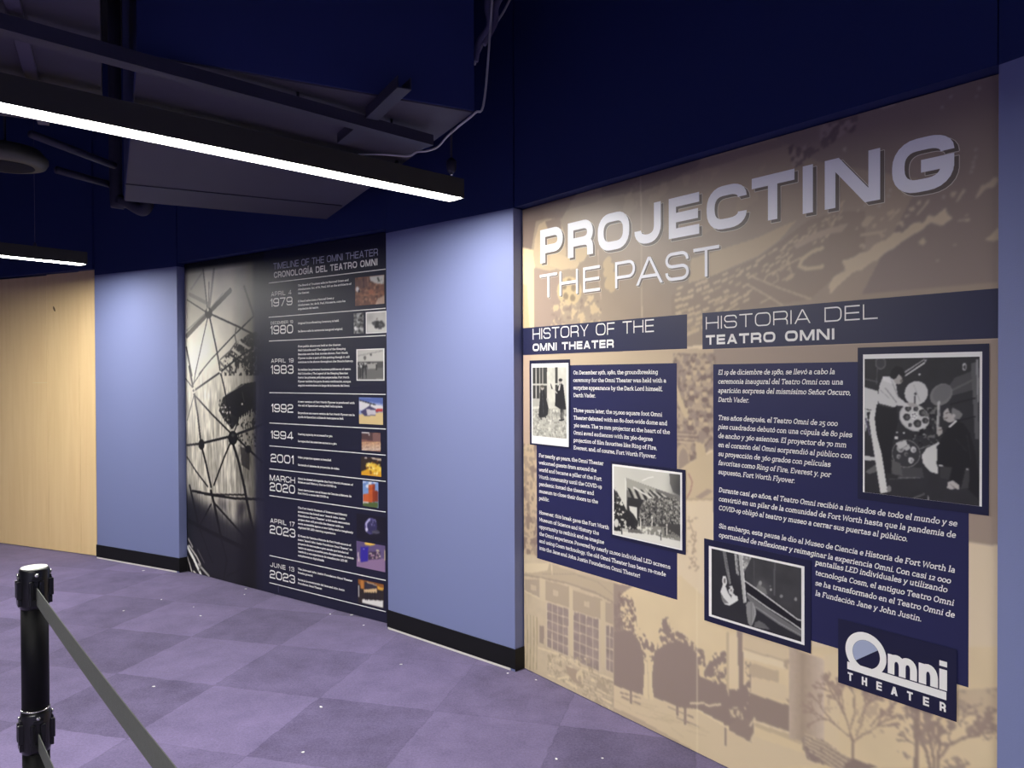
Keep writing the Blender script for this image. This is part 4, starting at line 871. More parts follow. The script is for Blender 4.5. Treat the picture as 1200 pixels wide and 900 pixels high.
for (x, y, a, n) in ((700, 600, 1.9, 4), (640, 480, 2.2, 3), (745, 520, 1.5, 4), (640, 640, 2.5, 4), (805, 560, 1.2, 4), (830, 680, 0.6, 3), (600, 590, 2.4, 3), (680, 560, 1.6, 4), (770, 620, 1.1, 4), (850, 640, 0.9, 3)): cv.branch(z((x, y))[0], a, 13, 1.0, n, B_, 0.5, 0.8)
M = cv.mask(cv.g(z((530, 370), (800, 400), (960, 520), (930, 700), (800, 720), (680, 640), (540, 580)))); cv.blotch(M, 4, 0.63, (186, 164, 142), 0.6)
cv.poly(z((690, 870), (760, 850), (850, 890), (850, 910), (690, 910)), (150, 132, 120))
z = Z(1000, 800, 6.857)
cv.poly(z((740, 60), (1175, 40), (1175, 250), (840, 270)), (196, 176, 148), 0.6); M = cv.mask(cv.g(z((840, 60), (1175, 40), (1175, 240), (840, 280)))); cv.blotch(M, 8, 0.55, (176, 156, 136), 0.7)
for (P, w_) in ((((505, 690), (510, 500), (500, 330), (520, 200)), 5.5), (((620, 690), (590, 560), (545, 450), (520, 330)), 3.8), (((650, 690), (640, 560), (600, 400), (620, 280)), 3.4), (((680, 690), (690, 500), (680, 290)), 3.2), (((690, 610), (770, 500), (900, 440), (1020, 420)), 2.6), (((700, 500), (780, 490), (860, 455)), 1.8)): cv.line(z(*P), w_, (162, 142, 126))
for (x, y, a, n) in ((500, 330, 2.0, 4), (520, 220, 1.2, 4), (545, 430, 1.0, 4), (600, 420, 1.9, 4), (620, 290, 1.3, 4), (680, 320, 1.0, 4), (900, 440, 0.7, 4), (980, 420, 0.5, 4), (1040, 400, 1.2, 4), (780, 490, 1.8, 3), (500, 500, 2.6, 3), (850, 330, 0.9, 3), (640, 560, 1.3, 4)): cv.branch(z((x, y))[0], a, 9, 1.3, n, (166, 146, 130), 0.6, 0.8)
for P, th in ((((330, 230), (420, 170), (640, 230), (660, 470), (560, 520), (430, 400)), 0.50), (((1000, 330), (1080, 250), (1160, 330), (1170, 450), (1040, 460)), 0.44), (((850, 290), (940, 330), (1000, 420), (900, 430), (860, 350)), 0.56), (((740, 290), (840, 330), (820, 360), (750, 330)), 0.5), (((690, 480), (760, 480), (760, 520), (690, 530)), 0.5), (((700, 640), (860, 580), (940, 650), (900, 700), (700, 700)), 0.45)): cv.foliage(z(*P), (168, 148, 132), 4, th, 0.9)
cv.foliage(z((-10, 610), (60, 630), (200, 680), (-10, 690)), (150, 132, 120), 3, 0.4); cv.foliage(z((340, 540), (420, 560), (470, 600), (440, 620)), (176, 156, 138), 3, 0.5)
# printed seams between the vinyl drops
for x0, y0, x1, y1, c_ in ((751, 205, 752.5, 372, (206, 188, 158)), (816.5, 690, 817, 884, (240, 224, 188)), (719, 690, 719, 834, (196, 176, 150))): cv.line([(x0, y0), (x1, y1)], 0.8, c_, 0.8)
cv.build('printed_backdrop', -0.0006, P_MURAL, mural)

# ---- headings
title = None
def title_letters(spec, base_px, cap_px, t, du, lw, y0):
    """spec: (char, left px, right px); each letter is a part with its outline and drop shadow"""
    vb = MU.uv(base_px)[1]; cap = MU.uv(cap_px)[1] - vb
    for ch, xl, xr in spec:
        ua = MU.uv((xl, 300))[0]; ub = MU.uv((xr, 300))[0]
        P = [[(ua + a * cap, vb + b * cap) for a, b in q] for q in glyph(ch, (ub - ua) / cap, t)]
        o = flat_poly_mesh('title_letter', P, lay(y0 + 2), M_TITLE, mural)
        s_ = shift(P, du, -du * 0.85); ol = []
        for k in range(8): a = k * math.pi / 4; ol += shift(s_, lw * math.cos(a), lw * math.sin(a))
        flat_poly_mesh('outline', ol, lay(y0), M_TITLELINE, o, 0.00001, 0); flat_poly_mesh('drop_shadow', s_, lay(y0 + 1), M_TITLEDARK, o)
title_letters([('P', 633.6, 660), ('R', 666, 695.3), ('O', 701, 738), ('J', 744, 775), ('E', 784.2, 820), ('C', 828.6, 875.5), ('T', 881.5, 931.5), ('I', 940.8, 953.4), ('N', 966.9, 1031.8), ('G', 1045.8, 1118.5)], (634, 308.8), (634, 269.9), 0.235, 0.013, 0.0024, 2)
title_letters([('T', 633, 653), ('H', 656, 677.5), ('E', 683.7, 703.2), ('P', 721.2, 744.5), ('A', 745.7, 777.2), ('S', 780.2, 807.6), ('T', 812.9, 843.3)], (684, 343.0), (684, 313.7), 0.115, 0.007, 0.0018, 2)
b1 = slab('heading_banner', MU.rect([(612.8, 384.5), (805.3, 368.4), (805.3, 408.8), (612.8, 416)]), lay(2), M_BANNER, mural)
b2r = list(MU.rect([(823.4, 366.4), (1168, 338.8), (1168, 397), (823.4, 409)])); b2r[1] = MW - 0.001
b2 = slab('heading_banner', b2r, lay(2), M_BANNER, mural)
def word(name, text, l, r, base_left, cap_left, t, m, parent, y, pan=MU, sp=0.17, space=0.5):
    u0 = pan.uv((l, base_left))[0]; u1 = pan.uv((r, base_left))[0]; v = pan.uv((l, base_left))[1]; c = pan.uv((l, cap_left))[1] - v
    for w_ in letters(text, u0, u1, v, c, t, sp, space): flat_poly_mesh(name, w_, lay(y), m, parent)
word('thin_lettering', 'HISTORY OF THE', 624.8, 766.8, 398.0, 385.4, 0.105, M_WHITEINK, b1, 4)
word('bold_lettering', 'OMNI THEATER', 624.8, 719.7, 411.6, 403.0, 0.24, M_WHITEINK, b1, 4)
word('thin_lettering', 'HISTORIA DEL', 827.6, 1029, 386.2, 371.4, 0.095, M_WHITEINK, b2, 4)
word('bold_lettering', 'TEATRO OMNI', 827.6, 978.3, 404.2, 393.0, 0.24, M_WHITEINK, b2, 4)
# ---- text panels
en = MU.rect([(629, 428.6), (792.8, 425.8), (794.2, 703.5), (629.2, 653.5)])
tp1 = slab('text_panel', en, lay(2), M_NAVYINK, mural); tp1['label'] = 'navy panel with white English text'
e0 = MU.uv((836, 427)); e3 = MU.uv((1135, 805.6))
tp2 = slab('text_panel', (e0[0], e3[0], e3[1], e0[1]), lay(2), M_NAVYINK, mural); tp2['label'] = 'navy panel with white Spanish text'
SZE, SZS = 0.0262, 0.0270
paragraph('text_block', MU, ['On December 19th, 1980, the groundbreaking', 'ceremony for the Omni Theater was held with a', 'surprise appearance by the Dark Lord himself,', 'Darth Vader.', '', 'Three years later, the 25,000 square foot Omni', 'Theater debuted with an 80-foot-wide dome and', '360 seats. The 70 mm projector at the heart of the', 'Omni awed audiences with its 360-degree', 'projection of film favorites like Ring of Fire,', 'Everest, and, of course, Fort Worth Flyover.'], 7, (785.5, 500), (672.3, 438.8), (672.3, 526.4), SZE, M_WHITEINK, tp1, lay(4))
paragraph('text_block', MU, ['For nearly 40 years, the Omni Theater', 'welcomed guests from around the', 'world and became a pillar of the Fort', 'Worth community until the COVID-19', 'pandemic forced the theater and', 'museum to close their doors to the', 'public.', '', 'However, this break gave the Fort Worth', 'Museum of Science and History the', 'opportunity to rethink and re-imagine', 'the Omni experience. Powered by nearly 12,000 individual LED screens', 'and using Cosm technology, the old Omni Theater has been re-made', 'into the Jane and John Justin Foundation Omni Theater!'], 11, (786, 650), (632, 535.5), (632, 643.6), SZE, M_WHITEINK, tp1, lay(4))
IT = 0.20
paragraph('text_block', MU, ['El 19 de diciembre de 1980, se llevó a cabo la', 'ceremonia inaugural del Teatro Omni con una', 'aparición sorpresa del mismísimo Señor Oscuro,', 'Darth Vader.', '', 'Tres años después, el Teatro Omni de 25 000', 'pies cuadrados debutó con una cúpula de 80 pies', 'de ancho y 360 asientos. El proyector de 70 mm', 'en el corazón del Omni sorprendió al público con', 'su proyección de 360 grados con películas', 'favoritas como Ring of Fire, Everest y, por', 'supuesto, Fort Worth Flyover.'], 6, (998.8, 523), (841.8, 439.0), (841.8, 555.2), SZS, M_WHITEINK, tp2, lay(4), shear=IT)
paragraph('text_block', MU, ['Durante casi 40 años, el Teatro Omni recibió a invitados de todo el mundo y se', 'convirtió en un pilar de la comunidad de Fort Worth hasta que la pandemia de', 'COVID-19 obligó al teatro y museo a cerrar sus puertas al público.', '', 'Sin embargo, esta pausa le dio al Museo de Ciencia e Historia de Fort Worth la', 'oportunidad de reflexionar y reimaginar la experiencia Omni. Con casi 12 000'], 0, (1122, 600), (842.5, 576.4), (842.5, 629.0), SZS, M_WHITEINK, tp2, lay(4), shear=IT)
paragraph('text_block', MU, ['pantallas LED individuales y utilizando', 'tecnología Cosm, el antiguo Teatro Omni', 'se ha transformado en el Teatro Omni de', 'la Fundación Jane y John Justin.'], 2, (1119, 690), (955.5, 661.6), (955.5, 697.6), SZS, M_WHITEINK, tp2, lay(4), shear=IT)

# ---- photographs
zA = Z(610, 410, 6.92)
def paintA(c):
    z = zA; A = np.ones((c.ny, c.nx), bool); c.a[:] = (206, 204, 190); c.mottle(A, 14, 0.08)
    c.poly(z((95, 480), (390, 470), (390, 720), (95, 720)), (186, 184, 170)); M = c.mask(c.g(z((95, 480), (390, 480), (390, 720), (95, 720)))); c.blotch(M, 4, 0.55, (150, 148, 138)); c.blotch(M, 5, 0.64, (216, 214, 200))
    for xa, xb in ((104, 128), (134, 158), (164, 182), (188, 220), (286, 306)): c.poly(z((xa, 140), (xb, 140), (xb, 400), (xa, 410)), (66, 66, 64))
    c.poly(z((100, 275), (225, 275), (225, 290), (100, 290)), (190, 188, 176)); c.poly(z((100, 395), (230, 395), (230, 450), (100, 460)), (178, 176, 164))
    c.poly(z((286, 270), (310, 270), (310, 282), (286, 282)), (200, 198, 186))
    # man in a dark coat, facing left, pale shirt front, arm raised towards the left
    c.poly(z((330, 265), (352, 285), (362, 370), (376, 482), (338, 488), (283, 452), (292, 360), (305, 300)), (36, 36, 38)); c.poly(z((318, 285), (330, 280), (322, 330), (310, 330)), (206, 204, 192)); c.ell(z((326, 258))[0], 1.9, 3.2, (176, 170, 160)); c.ell(z((329, 244))[0], 2.2, 1.7, (40, 40, 42)); c.line(z((300, 350), (272, 320), (256, 300)), 1.6, (196, 192, 180)); c.poly(z((246, 268), (256, 285), (266, 316), (256, 318)), (44, 44, 44))
    c.line(z((334, 480), (336, 570)), 2.4, (40, 40, 42)); c.line(z((348, 480), (350, 562)), 1.8, (52, 52, 52)); c.line(z((320, 572), (356, 566)), 1.6, (34, 34, 36))
    # person seen in a long dark overcoat at the left
    c.poly(z((176, 318), (198, 330), (210, 380), (232, 470), (226, 525), (205, 545), (160, 552), (150, 530), (160, 430), (162, 350)), (44, 44, 46)); c.ell(z((182, 306))[0], 1.9, 2.9, (170, 164, 152)); c.ell(z((182, 296))[0], 2.0, 1.6, (90, 84, 76)); c.line(z((172, 545), (172, 562)), 1.8, (46, 46, 46)); c.line(z((204, 540), (210, 548)), 1.8, (50, 50, 50))
    c.line(z((180, 330), (186, 400), (192, 520)), 0.8, (84, 84, 84))
photo('photo_print', MU, zA((78, 88), (408, 75), (405, 790), (78, 780)), zA((92, 112), (392, 106), (395, 788), (95, 756)), zA((103, 143), (378, 140), (378, 718), (104, 697)), paintA, 0.0024, mural, 5, label='tall black and white photo of two people in dark coats')
zB = Z(700, 535, 6.925)
def paintB(c):
    z = zB; A = np.ones((c.ny, c.nx), bool); c.a[:] = (222, 220, 204); c.glow(z((300, 110))[0], 40, (200, 198, 184), 0.8)
    c.poly(z((590, 130), (690, 140), (690, 320), (620, 290), (595, 220)), (104, 102, 96), 0.85); c.glow(z((690, 260))[0], 12, (60, 60, 58), 0.8, 2.0)
    c.poly(z((240, 172), (330, 205), (480, 260), (600, 300), (690, 330), (690, 560), (236, 470)), (120, 118, 110)); c.poly(z((240, 172), (480, 262), (480, 300), (240, 270)), (168, 166, 152))
    for k in range(7): x = 250 + k * 26; c.poly(z((x, 250 + k * 3), (x + 22, 262 + k * 3), (x + 60, 350), (x + 38, 346)), (44, 44, 42) if k % 2 == 0 else (190, 188, 172))
    for k in range(5): x = 400 + k * 32; c.line(z((x, 262 + k * 10), (x + 70, 335 + k * 6)), 1.7, (206, 204, 190) if k % 2 == 0 else (52, 52, 50))
    c.line(z((300, 250), (460, 345)), 2.4, (218, 216, 202)); c.line(z((235, 180), (238, 430)), 2.0, (222, 220, 206)); c.line(z((370, 195), (420, 172), (460, 165)), 1.2, (236, 234, 222))
    c.poly(z((250, 330), (385, 350), (350, 420), (335, 560), (250, 560)), (50, 50, 48)); c.poly(z((262, 400), (328, 412), (330, 520), (300, 470), (270, 440)), (220, 218, 204))
    c.foliage(z((138, 260), (190, 330), (240, 430), (330, 540), (330, 620), (138, 600)), (40, 40, 38), 5, 0.36); c.foliage(z((150, 250), (200, 360), (150, 380)), (70, 70, 66), 4, 0.5)
    T = z((355, 420), (400, 350), (470, 330), (560, 330), (640, 330), (690, 400), (690, 600), (560, 600), (360, 560)); c.poly(T, (92, 90, 84)); M = c.mask(c.g(T)); c.blotch(M, 4, 0.50, (152, 150, 138)); c.blotch(M, 3, 0.58, (44, 44, 42)); c.blotch(M, 3, 0.66, (196, 194, 180))
    c.poly(z((500, 540), (690, 550), (690, 670), (560, 650)), (70, 68, 64)); M = c.mask(c.g(z((360, 560), (560, 570), (690, 660), (690, 700), (360, 630)))); c.blotch(M, 4, 0.45, (140, 138, 126))
    c.poly(z((130, 600), (200, 605), (330, 620), (480, 640), (560, 660), (700, 690), (700, 770), (130, 640)), (226, 224, 210)); c.poly(z((250, 590), (350, 590), (370, 625), (260, 615)), (110, 108, 100))
    for x, y, h, cc in ((450, 500, 60, (232, 230, 216)), (570, 560, 70, (220, 218, 204)), (205, 580, 46, (50, 50, 48)), (522, 630, 44, (60, 60, 58)), (556, 590, 50, (40, 40, 40)), (345, 510, 50, (40, 40, 40)), (232, 530, 40, (190, 188, 176))): c.line(z((x, y), (x, y + h)), 1.7, cc); c.ell(z((x, y - 6))[0], 1.0, 1.2, cc)
    c.poly(z((205, 580), (255, 590), (255, 612), (205, 605)), (200, 198, 184)); c.ell(z((160, 540))[0], 2.6, 5, (210, 208, 194))
photo('photo_print', MU, zB((112, 42), (718, 100), (722, 805), (112, 650)), zB((125, 60), (690, 130), (695, 762), (128, 632)), zB((138, 76), (676, 148), (680, 752), (141, 624)), paintB, 0.0024, mural, 5, label='black and white photo of a building entrance with trees')
zC = Z(1000, 395, 4.188)
def paintC(c):
    z = zC; A = np.ones((c.ny, c.nx), bool); c.a[:] = (46, 46, 48); c.mottle(A, 20, 0.10)
    c.poly(z((500, 200), (625, 150), (625, 250), (480, 290), (430, 300)), (78, 78, 78)); c.poly(z((580, 130), (612, 120), (620, 500), (600, 500)), (96, 96, 96)); c.poly(z((604, 110), (616, 108), (622, 320), (612, 320)), (150, 150, 148)); c.line(z((490, 260), (590, 210)), 2.4, (100, 100, 98))
    for y in (330, 420): c.line(z((480, y), (600, y - 30)), 1.6, (30, 30, 32))
    c.poly(z((252, 170), (350, 108), (366, 112), (345, 135), (262, 190)), (170, 170, 166)); c.line(z((262, 178), (350, 118)), 1.6, (40, 40, 42)); c.line(z((258, 190), (352, 128)), 1.2, (226, 226, 220))
    c.ell(z((137, 128))[0], 6.6, 7.6, (96, 96, 96)); c.ell(z((137, 128))[0], 5.0, 5.8, (62, 62, 64)); c.line(z((120, 150), (118, 230)), 1.4, (80, 80, 80)); c.line(z((58, 205), (120, 220)), 1.6, (90, 90, 90))
    c.ell(z((328, 183))[0], 1.6, 1.3, (230, 230, 226)); c.ell(z((548, 146))[0], 2.6, 4.4, (206, 206, 202)); c.ell(z((549, 148))[0], 1.2, 2.8, (60, 60, 60))
    # white stand / ladder at the left
    c.poly(z((56, 245), (125, 265), (125, 380), (100, 360), (58, 350)), (212, 212, 206)); c.poly(z((72, 360), (108, 360), (172, 760), (136, 768)), (220, 220, 212)); c.poly(z((56, 350), (80, 360), (72, 430), (62, 470), (56, 400)), (206, 206, 200)); c.poly(z((58, 580), (110, 590), (112, 606), (58, 604)), (204, 204, 198)); c.line(z((64, 400), (84, 480)), 2.0, (96, 92, 108)); c.poly(z((62, 660), (112, 625), (120, 660), (80, 672)), (104, 104, 102)); c.poly(z((68, 370), (86, 365), (78, 420)), (40, 40, 42))
    # two plates above the reels
    c.ell(z((312, 275))[0], 13.6, 14.2, (208, 208, 202), rot=0.5); c.ell(z((309, 278))[0], 1.5, 1.6, (70, 70, 70)); c.line(z((305, 290), (306, 335)), 1.4, (70, 70, 70)); c.line(z((300, 235), (330, 315)), 0.8, (178, 178, 172))
    c.ell(z((434, 282))[0], 14.5, 11.6, (124, 124, 120), rot=-0.75); c.ell(z((438, 276))[0], 12, 9.0, (112, 112, 110), rot=-0.75)
    # reels
    c.ell(z((302, 395))[0], 18.6, 15.4, (176, 176, 170), rot=0.55); c.ell(z((302, 395))[0], 17.2, 14.2, (206, 206, 200), rot=0.55)
    for x, y, r in ((265, 392, 4.2), (318, 424, 4.6), (342, 372, 4.2), (282, 432, 2.4), (272, 350, 3.6), (356, 410, 3.6), (310, 352, 3.0)): c.ell(z((x, y))[0], r, r, (54, 54, 54)); c.ell(z((x + 3, y + 2))[0], r * .45, r * .6, (92, 92, 90))
    c.ell(z((302, 386))[0], 4.2, 4.2, (232, 232, 226))
    for a in range(5): c.ell((z((302, 386))[0][0] + 2.3 * math.cos(a * 1.257), z((302, 386))[0][1] + 2.3 * math.sin(a * 1.257)), 0.7, 0.7, (90, 90, 90))
    c.ell(z((262, 572))[0], 17.0, 16.4, (128, 128, 124), rot=0.4); c.ell(z((262, 572))[0], 15.8, 15.2, (44, 44, 46), rot=0.4); c.ell(z((262, 572))[0], 15.0, 14.4, (56, 56, 58), rot=0.4)
    for x, y, r, k in ((235, 545, 4.6, 170), (298, 552, 3.4, 206), (286, 604, 3.4, 204), (226, 586, 2.6, 150), (262, 574, 2.4, 120)): c.ell(z((x, y))[0], r, r * 1.1, (k, k, k - 4)); c.ell(z((x + 3, y + 3))[0], r * .5, r * .6, (k - 50, k - 50, k - 52))
    c.poly(z((210, 520), (262, 505), (270, 530), (230, 550)), (200, 200, 194)); c.poly(z((250, 545), (275, 525), (285, 545), (262, 560)), (190, 190, 184))
    M = c.mask(c.g(z((330, 350), (420, 340), (420, 520), (340, 560), (280, 480), (380, 430)))); c.blotch(M, 5, 0.58, (110, 110, 106)); c.blotch(M, 4, 0.66, (20, 20, 22))
    c.ell(z((214, 494))[0], 2.4, 1.8, (222, 222, 216)); c.ell(z((252, 470))[0], 1.5, 1.2, (216, 216, 210)); c.ell(z((218, 468))[0], 1.2, 1.0, (200, 200, 196)); c.ell(z((350, 478))[0], 2.0, 1.2, (150, 150, 146)); c.line(z((330, 548), (380, 530)), 1.4, (120, 120, 118))
    M = c.poly(z((412, 520), (418, 672), (380, 660), (345, 620), (338, 580), (362, 545)), (214, 214, 206)); c.line(z((420, 520), (412, 528)), 2.6, (206, 206, 200))
    # machine base
    c.poly(z((190, 640), (340, 640), (350, 690), (180, 700)), (72, 72, 72)); c.poly(z((190, 600), (235, 620), (245, 680), (195, 670)), (92, 92, 90)); c.line(z((190, 690), (330, 690)), 1.0, (120, 120, 118)); c.ell(z((178, 745))[0], 2.6, 4, (130, 130, 126)); c.line(z((60, 770), (600, 830)), 1.4, (70, 70, 70)); c.line(z((300, 790), (350, 770)), 2.4, (92, 92, 90)); c.line(z((370, 780), (372, 800)), 1.2, (160, 160, 156))
    # man at the left in a white shirt, bending over the reel
    c.poly(z((118, 330), (215, 345), (222, 420), (195, 520), (190, 600), (188, 690), (160, 692), (150, 600), (118, 480), (108, 400)), (30, 30, 32)); c.poly(z((165, 665), (225, 680), (220, 694), (165, 690)), (46, 46, 46))
    c.poly(z((148, 195), (196, 192), (212, 225), (222, 290), (260, 322), (300, 325), (306, 340), (262, 342), (215, 335), (205, 348), (128, 325), (122, 300), (132, 235)), (212, 212, 206)); c.line(z((160, 250), (215, 320)), 1.2, (150, 150, 146)); c.line(z((190, 215), (226, 300)), 1.2, (170, 170, 166)); c.line(z((135, 260), (180, 300)), 1.0, (176, 176, 172)); c.poly(z((128, 325), (205, 345), (200, 352), (126, 335)), (60, 60, 60))
    c.poly(z((262, 320), (310, 325), (316, 345), (280, 342)), (176, 172, 166)); c.ell(z((221, 205))[0], 5.0, 6.6, (178, 174, 166), rot=-0.4); c.poly(z((182, 195), (190, 165), (212, 142), (244, 150), (262, 185), (240, 192), (225, 182), (214, 200), (200, 208)), (26, 26, 28)); c.poly(z((236, 205), (248, 212), (242, 224), (232, 222)), (120, 116, 110)); c.poly(z((146, 192), (180, 196), (196, 230), (150, 215)), (228, 228, 222))
    # man at the right in a dark suit, looking up
    c.poly(z((510, 410), (545, 425), (575, 470), (600, 560), (622, 700), (622, 800), (560, 740), (480, 728), (478, 690), (488, 640), (412, 625), (416, 560), (432, 500), (470, 440)), (28, 28, 30)); c.line(z((560, 480), (580, 600)), 1.0, (48, 48, 50)); c.line(z((505, 500), (560, 560)), 1.0, (46, 46, 48))
    c.poly(z((470, 440), (505, 405), (514, 412), (478, 446)), (220, 220, 214)); c.ell(z((478, 382))[0], 8.2, 8.8, (186, 182, 174), rot=0.2); c.poly(z((446, 372), (462, 362), (462, 400), (450, 412), (442, 392)), (184, 180, 172)); c.poly(z((466, 345), (492, 338), (490, 380), (476, 372), (470, 356)), (50, 50, 50)); c.poly(z((488, 345), (520, 360), (540, 380), (526, 402), (500, 404), (484, 380)), (128, 128, 124)); c.line(z((452, 398), (466, 396)), 0.9, (90, 84, 80)); c.line(z((458, 374), (470, 370)), 1.0, (60, 56, 54)); c.ell(z((496, 386))[0], 1.7, 2.6, (190, 186, 178))
    c.line(z((424, 320), (418, 440)), 3.4, (186, 186, 180)); c.line(z((428, 330), (422, 440)), 1.0, (120, 120, 118)); c.poly(z((412, 445), (436, 440), (442, 468), (424, 488), (412, 475)), (180, 176, 168)); c.line(z((420, 455), (438, 455)), 0.8, (120, 116, 110))
    c.poly(z((468, 712), (490, 702), (522, 725), (524, 748), (500, 742), (492, 748), (462, 742)), (190, 186, 178)); c.line(z((480, 722), (500, 740)), 0.8, (130, 126, 120)); c.poly(z((430, 630), (488, 640), (470, 700), (430, 690)), (60, 60, 60)); c.line(z((425, 628), (440, 632)), 1.6, (220, 220, 214)); c.poly(z((555, 640), (572, 640), (570, 740), (530, 745)), (66, 66, 66)); c.line(z((560, 648), (566, 650)), 1.4, (200, 200, 196))
photo('photo_print', MU, zC((22, 52), (668, 32), (668, 870), (25, 800)), zC((48, 85), (633, 72), (635, 830), (52, 762)), zC((55, 106), (622, 98), (622, 826), (62, 764)), paintC, 0.0022, mural, 5, label='black and white photo of two men at a film projector with reels')
zD = Z(820, 620, 6.0)
def paintD(c):
    z = zD; A = np.ones((c.ny, c.nx), bool); c.a[:] = (44, 44, 46); c.mottle(A, 26, 0.10)
    c.poly(z((320, 165), (725, 270), (720, 640), (330, 370)), (62, 62, 62)); c.mottle(c.mask(c.g(z((330, 170), (720, 270), (720, 640), (330, 370)))), 18, 0.12); c.glow(z((440, 420))[0], 8, (100, 100, 98), 0.8, 1.3)
    c.line(z((172, 150), (190, 260), (216, 380)), 3.0, (120, 120, 118)); c.line(z((184, 150), (222, 380)), 0.8, (170, 170, 166)); c.poly(z((248, 172), (268, 178), (280, 330), (262, 310)), (196, 196, 190)); c.line(z((262, 180), (272, 320)), 0.9, (90, 90, 90)); c.poly(z((276, 175), (306, 182), (334, 512), (312, 520)), (186, 186, 180)); c.line(z((304, 182), (330, 512)), 0.9, (230, 230, 224))
    M = c.poly(z((305, 172), (368, 196), (350, 240), (318, 300)), (186, 186, 180)); c.blotch(M, 4, 0.5, (130, 130, 126)); c.line(z((385, 200), (388, 400)), 1.0, (84, 84, 84)); c.line(z((532, 235), (530, 460)), 2.2, (92, 92, 92))
    c.poly(z((420, 370), (436, 365), (436, 400), (470, 420), (480, 462), (440, 455), (402, 410)), (120, 120, 116)); c.ell(z((430, 378))[0], 1.8, 2.6, (150, 150, 146)); c.ell(z((505, 424))[0], 1.5, 1.5, (170, 170, 166)); c.ell(z((578, 470))[0], 1.8, 2.0, (140, 140, 138)); c.ell(z((680, 492))[0], 1.7, 2.2, (146, 146, 144)); c.ell(z((500, 400))[0], 1.2, 1.2, (110, 110, 110))
    c.poly(z((330, 372), (420, 440), (600, 570), (722, 660), (722, 700), (560, 600), (334, 440)), (24, 24, 26)); c.line(z((326, 366), (420, 432), (600, 565), (690, 632), (722, 640)), 1.5, (230, 230, 224)); c.line(z((340, 450), (480, 550), (640, 650), (722, 708)), 1.5, (214, 214, 208)); c.poly(z((336, 455), (480, 560), (722, 718), (722, 760), (560, 670), (400, 560), (336, 480)), (112, 112, 110)); c.line(z((400, 545), (560, 655), (722, 748)), 1.2, (150, 150, 148))
    M = c.poly(z((330, 530), (345, 508), (372, 508), (398, 550), (402, 600), (385, 650), (365, 688), (345, 660), (333, 590)), (140, 140, 136)); c.line(z((380, 520), (396, 590), (372, 670)), 1.0, (176, 176, 172)); c.line(z((366, 520), (366, 670)), 0.8, (104, 104, 102)); M = c.poly(z((385, 690), (392, 655), (420, 642), (462, 665), (500, 705)), (104, 104, 102)); c.mottle(M, 8, 0.1)
    # seated person in white, lit from above
    c.poly(z((168, 330), (186, 328), (198, 362), (196, 382), (186, 400), (202, 440), (226, 474), (240, 460), (270, 470), (276, 500), (245, 520), (215, 536), (182, 528), (162, 500), (150, 440), (166, 390), (162, 356)), (226, 226, 220)); c.poly(z((212, 400), (232, 398), (244, 424), (238, 448), (252, 462), (232, 470), (212, 450), (204, 424)), (214, 214, 208)); c.poly(z((150, 440), (172, 480), (208, 520), (182, 522), (160, 495)), (124, 124, 120)); c.ell(z((180, 362))[0], 1.2, 3.0, (120, 116, 112)); c.ell(z((226, 430))[0], 1.0, 1.4, (120, 116, 112)); c.line(z((190, 410), (206, 450), (228, 480)), 1.0, (150, 150, 146)); c.line(z((200, 425), (216, 412)), 1.6, (40, 40, 42))
photo('photo_print', MU, zD((32, 68), (785, 215), (785, 875), (37, 640)), zD((65, 116), (738, 262), (742, 815), (72, 612)), zD((86, 136), (718, 272), (720, 790), (90, 602)), paintD, 0.0023, mural, 5, label='black and white photo of a person by a slanting glass wall')

# ---- logo plaque
zL = Z(980, 720, 6.92)
plq = slab('logo_plaque', MU.rect(zL((22, 30), (985, 285), (978, 865), (20, 550))), lay(8), M_NAVYDARK, mural); plq['label'] = 'small dark navy plaque with a white logo'
def PU(*p): return MU.uvs(zL(*p))
def arcs(pc, r0, r1, a0, a1, n=40):
    out = []
    for k in range(n):
        a, b = a0 + (a1 - a0) * k / n, a0 + (a1 - a0) * (k + 1) / n
        out.append([(pc[0] + r1 * math.cos(a), pc[1] + r1 * math.sin(a)), (pc[0] + r1 * math.cos(b), pc[1] + r1 * math.sin(b)), (pc[0] + r0 * math.cos(b), pc[1] + r0 * math.sin(b)), (pc[0] + r0 * math.cos(a), pc[1] + r0 * math.sin(a))])
    return out
ci = PU((249, 322))[0]; ri = (PU((360, 348))[0][0] - PU((138, 296))[0][0]) / 2; ro = (PU((415, 340))[0][0] - PU((82, 260))[0][0]) / 2
co = ((PU((415, 340))[0][0] + PU((82, 260))[0][0]) / 2, ci[1] + 0.002)
ring = []
n = 56
for k in range(n):
    a, b = 2 * math.pi * k / n, 2 * math.pi * (k + 1) / n
    ring.append([(co[0] + ro * math.cos(a), co[1] + ro * math.sin(a)), (co[0] + ro * math.cos(b), co[1] + ro * math.sin(b)), (ci[0] + ri * math.cos(b), ci[1] + ri * math.sin(b)), (ci[0] + ri * math.cos(a), ci[1] + ri * math.sin(a))])
q = PU((97, 440), (97, 396), (905, 640), (900, 690)); bar_v0 = (q[0][1] + q[3][1]) / 2; bar_v1 = PU((905, 628))[0][1]
bar = [(q[0][0], bar_v0), (q[3][0], bar_v0), (q[3][0], bar_v1), (q[0][0], bar_v1)]
lo = PU((97, 394))[0]; foot = [(lo[0], bar_v0), (lo[0], lo[1]), (lo[0] + 0.012, lo[1] - 0.004), (co[0] - ro * 0.62, co[1] - ro * 0.78), (co[0] + ro * 0.5, bar_v0 + 0.002), (co[0] + ro * 0.9, bar_v0)]
wedge = [(co[0] + ro * 0.45, co[1] - ro * 0.80), (co[0] + ro * 0.95, bar_v1), (co[0] + ro * 0.2, bar_v1), (co[0] - ro * 0.3, co[1] - ro * 0.9)]
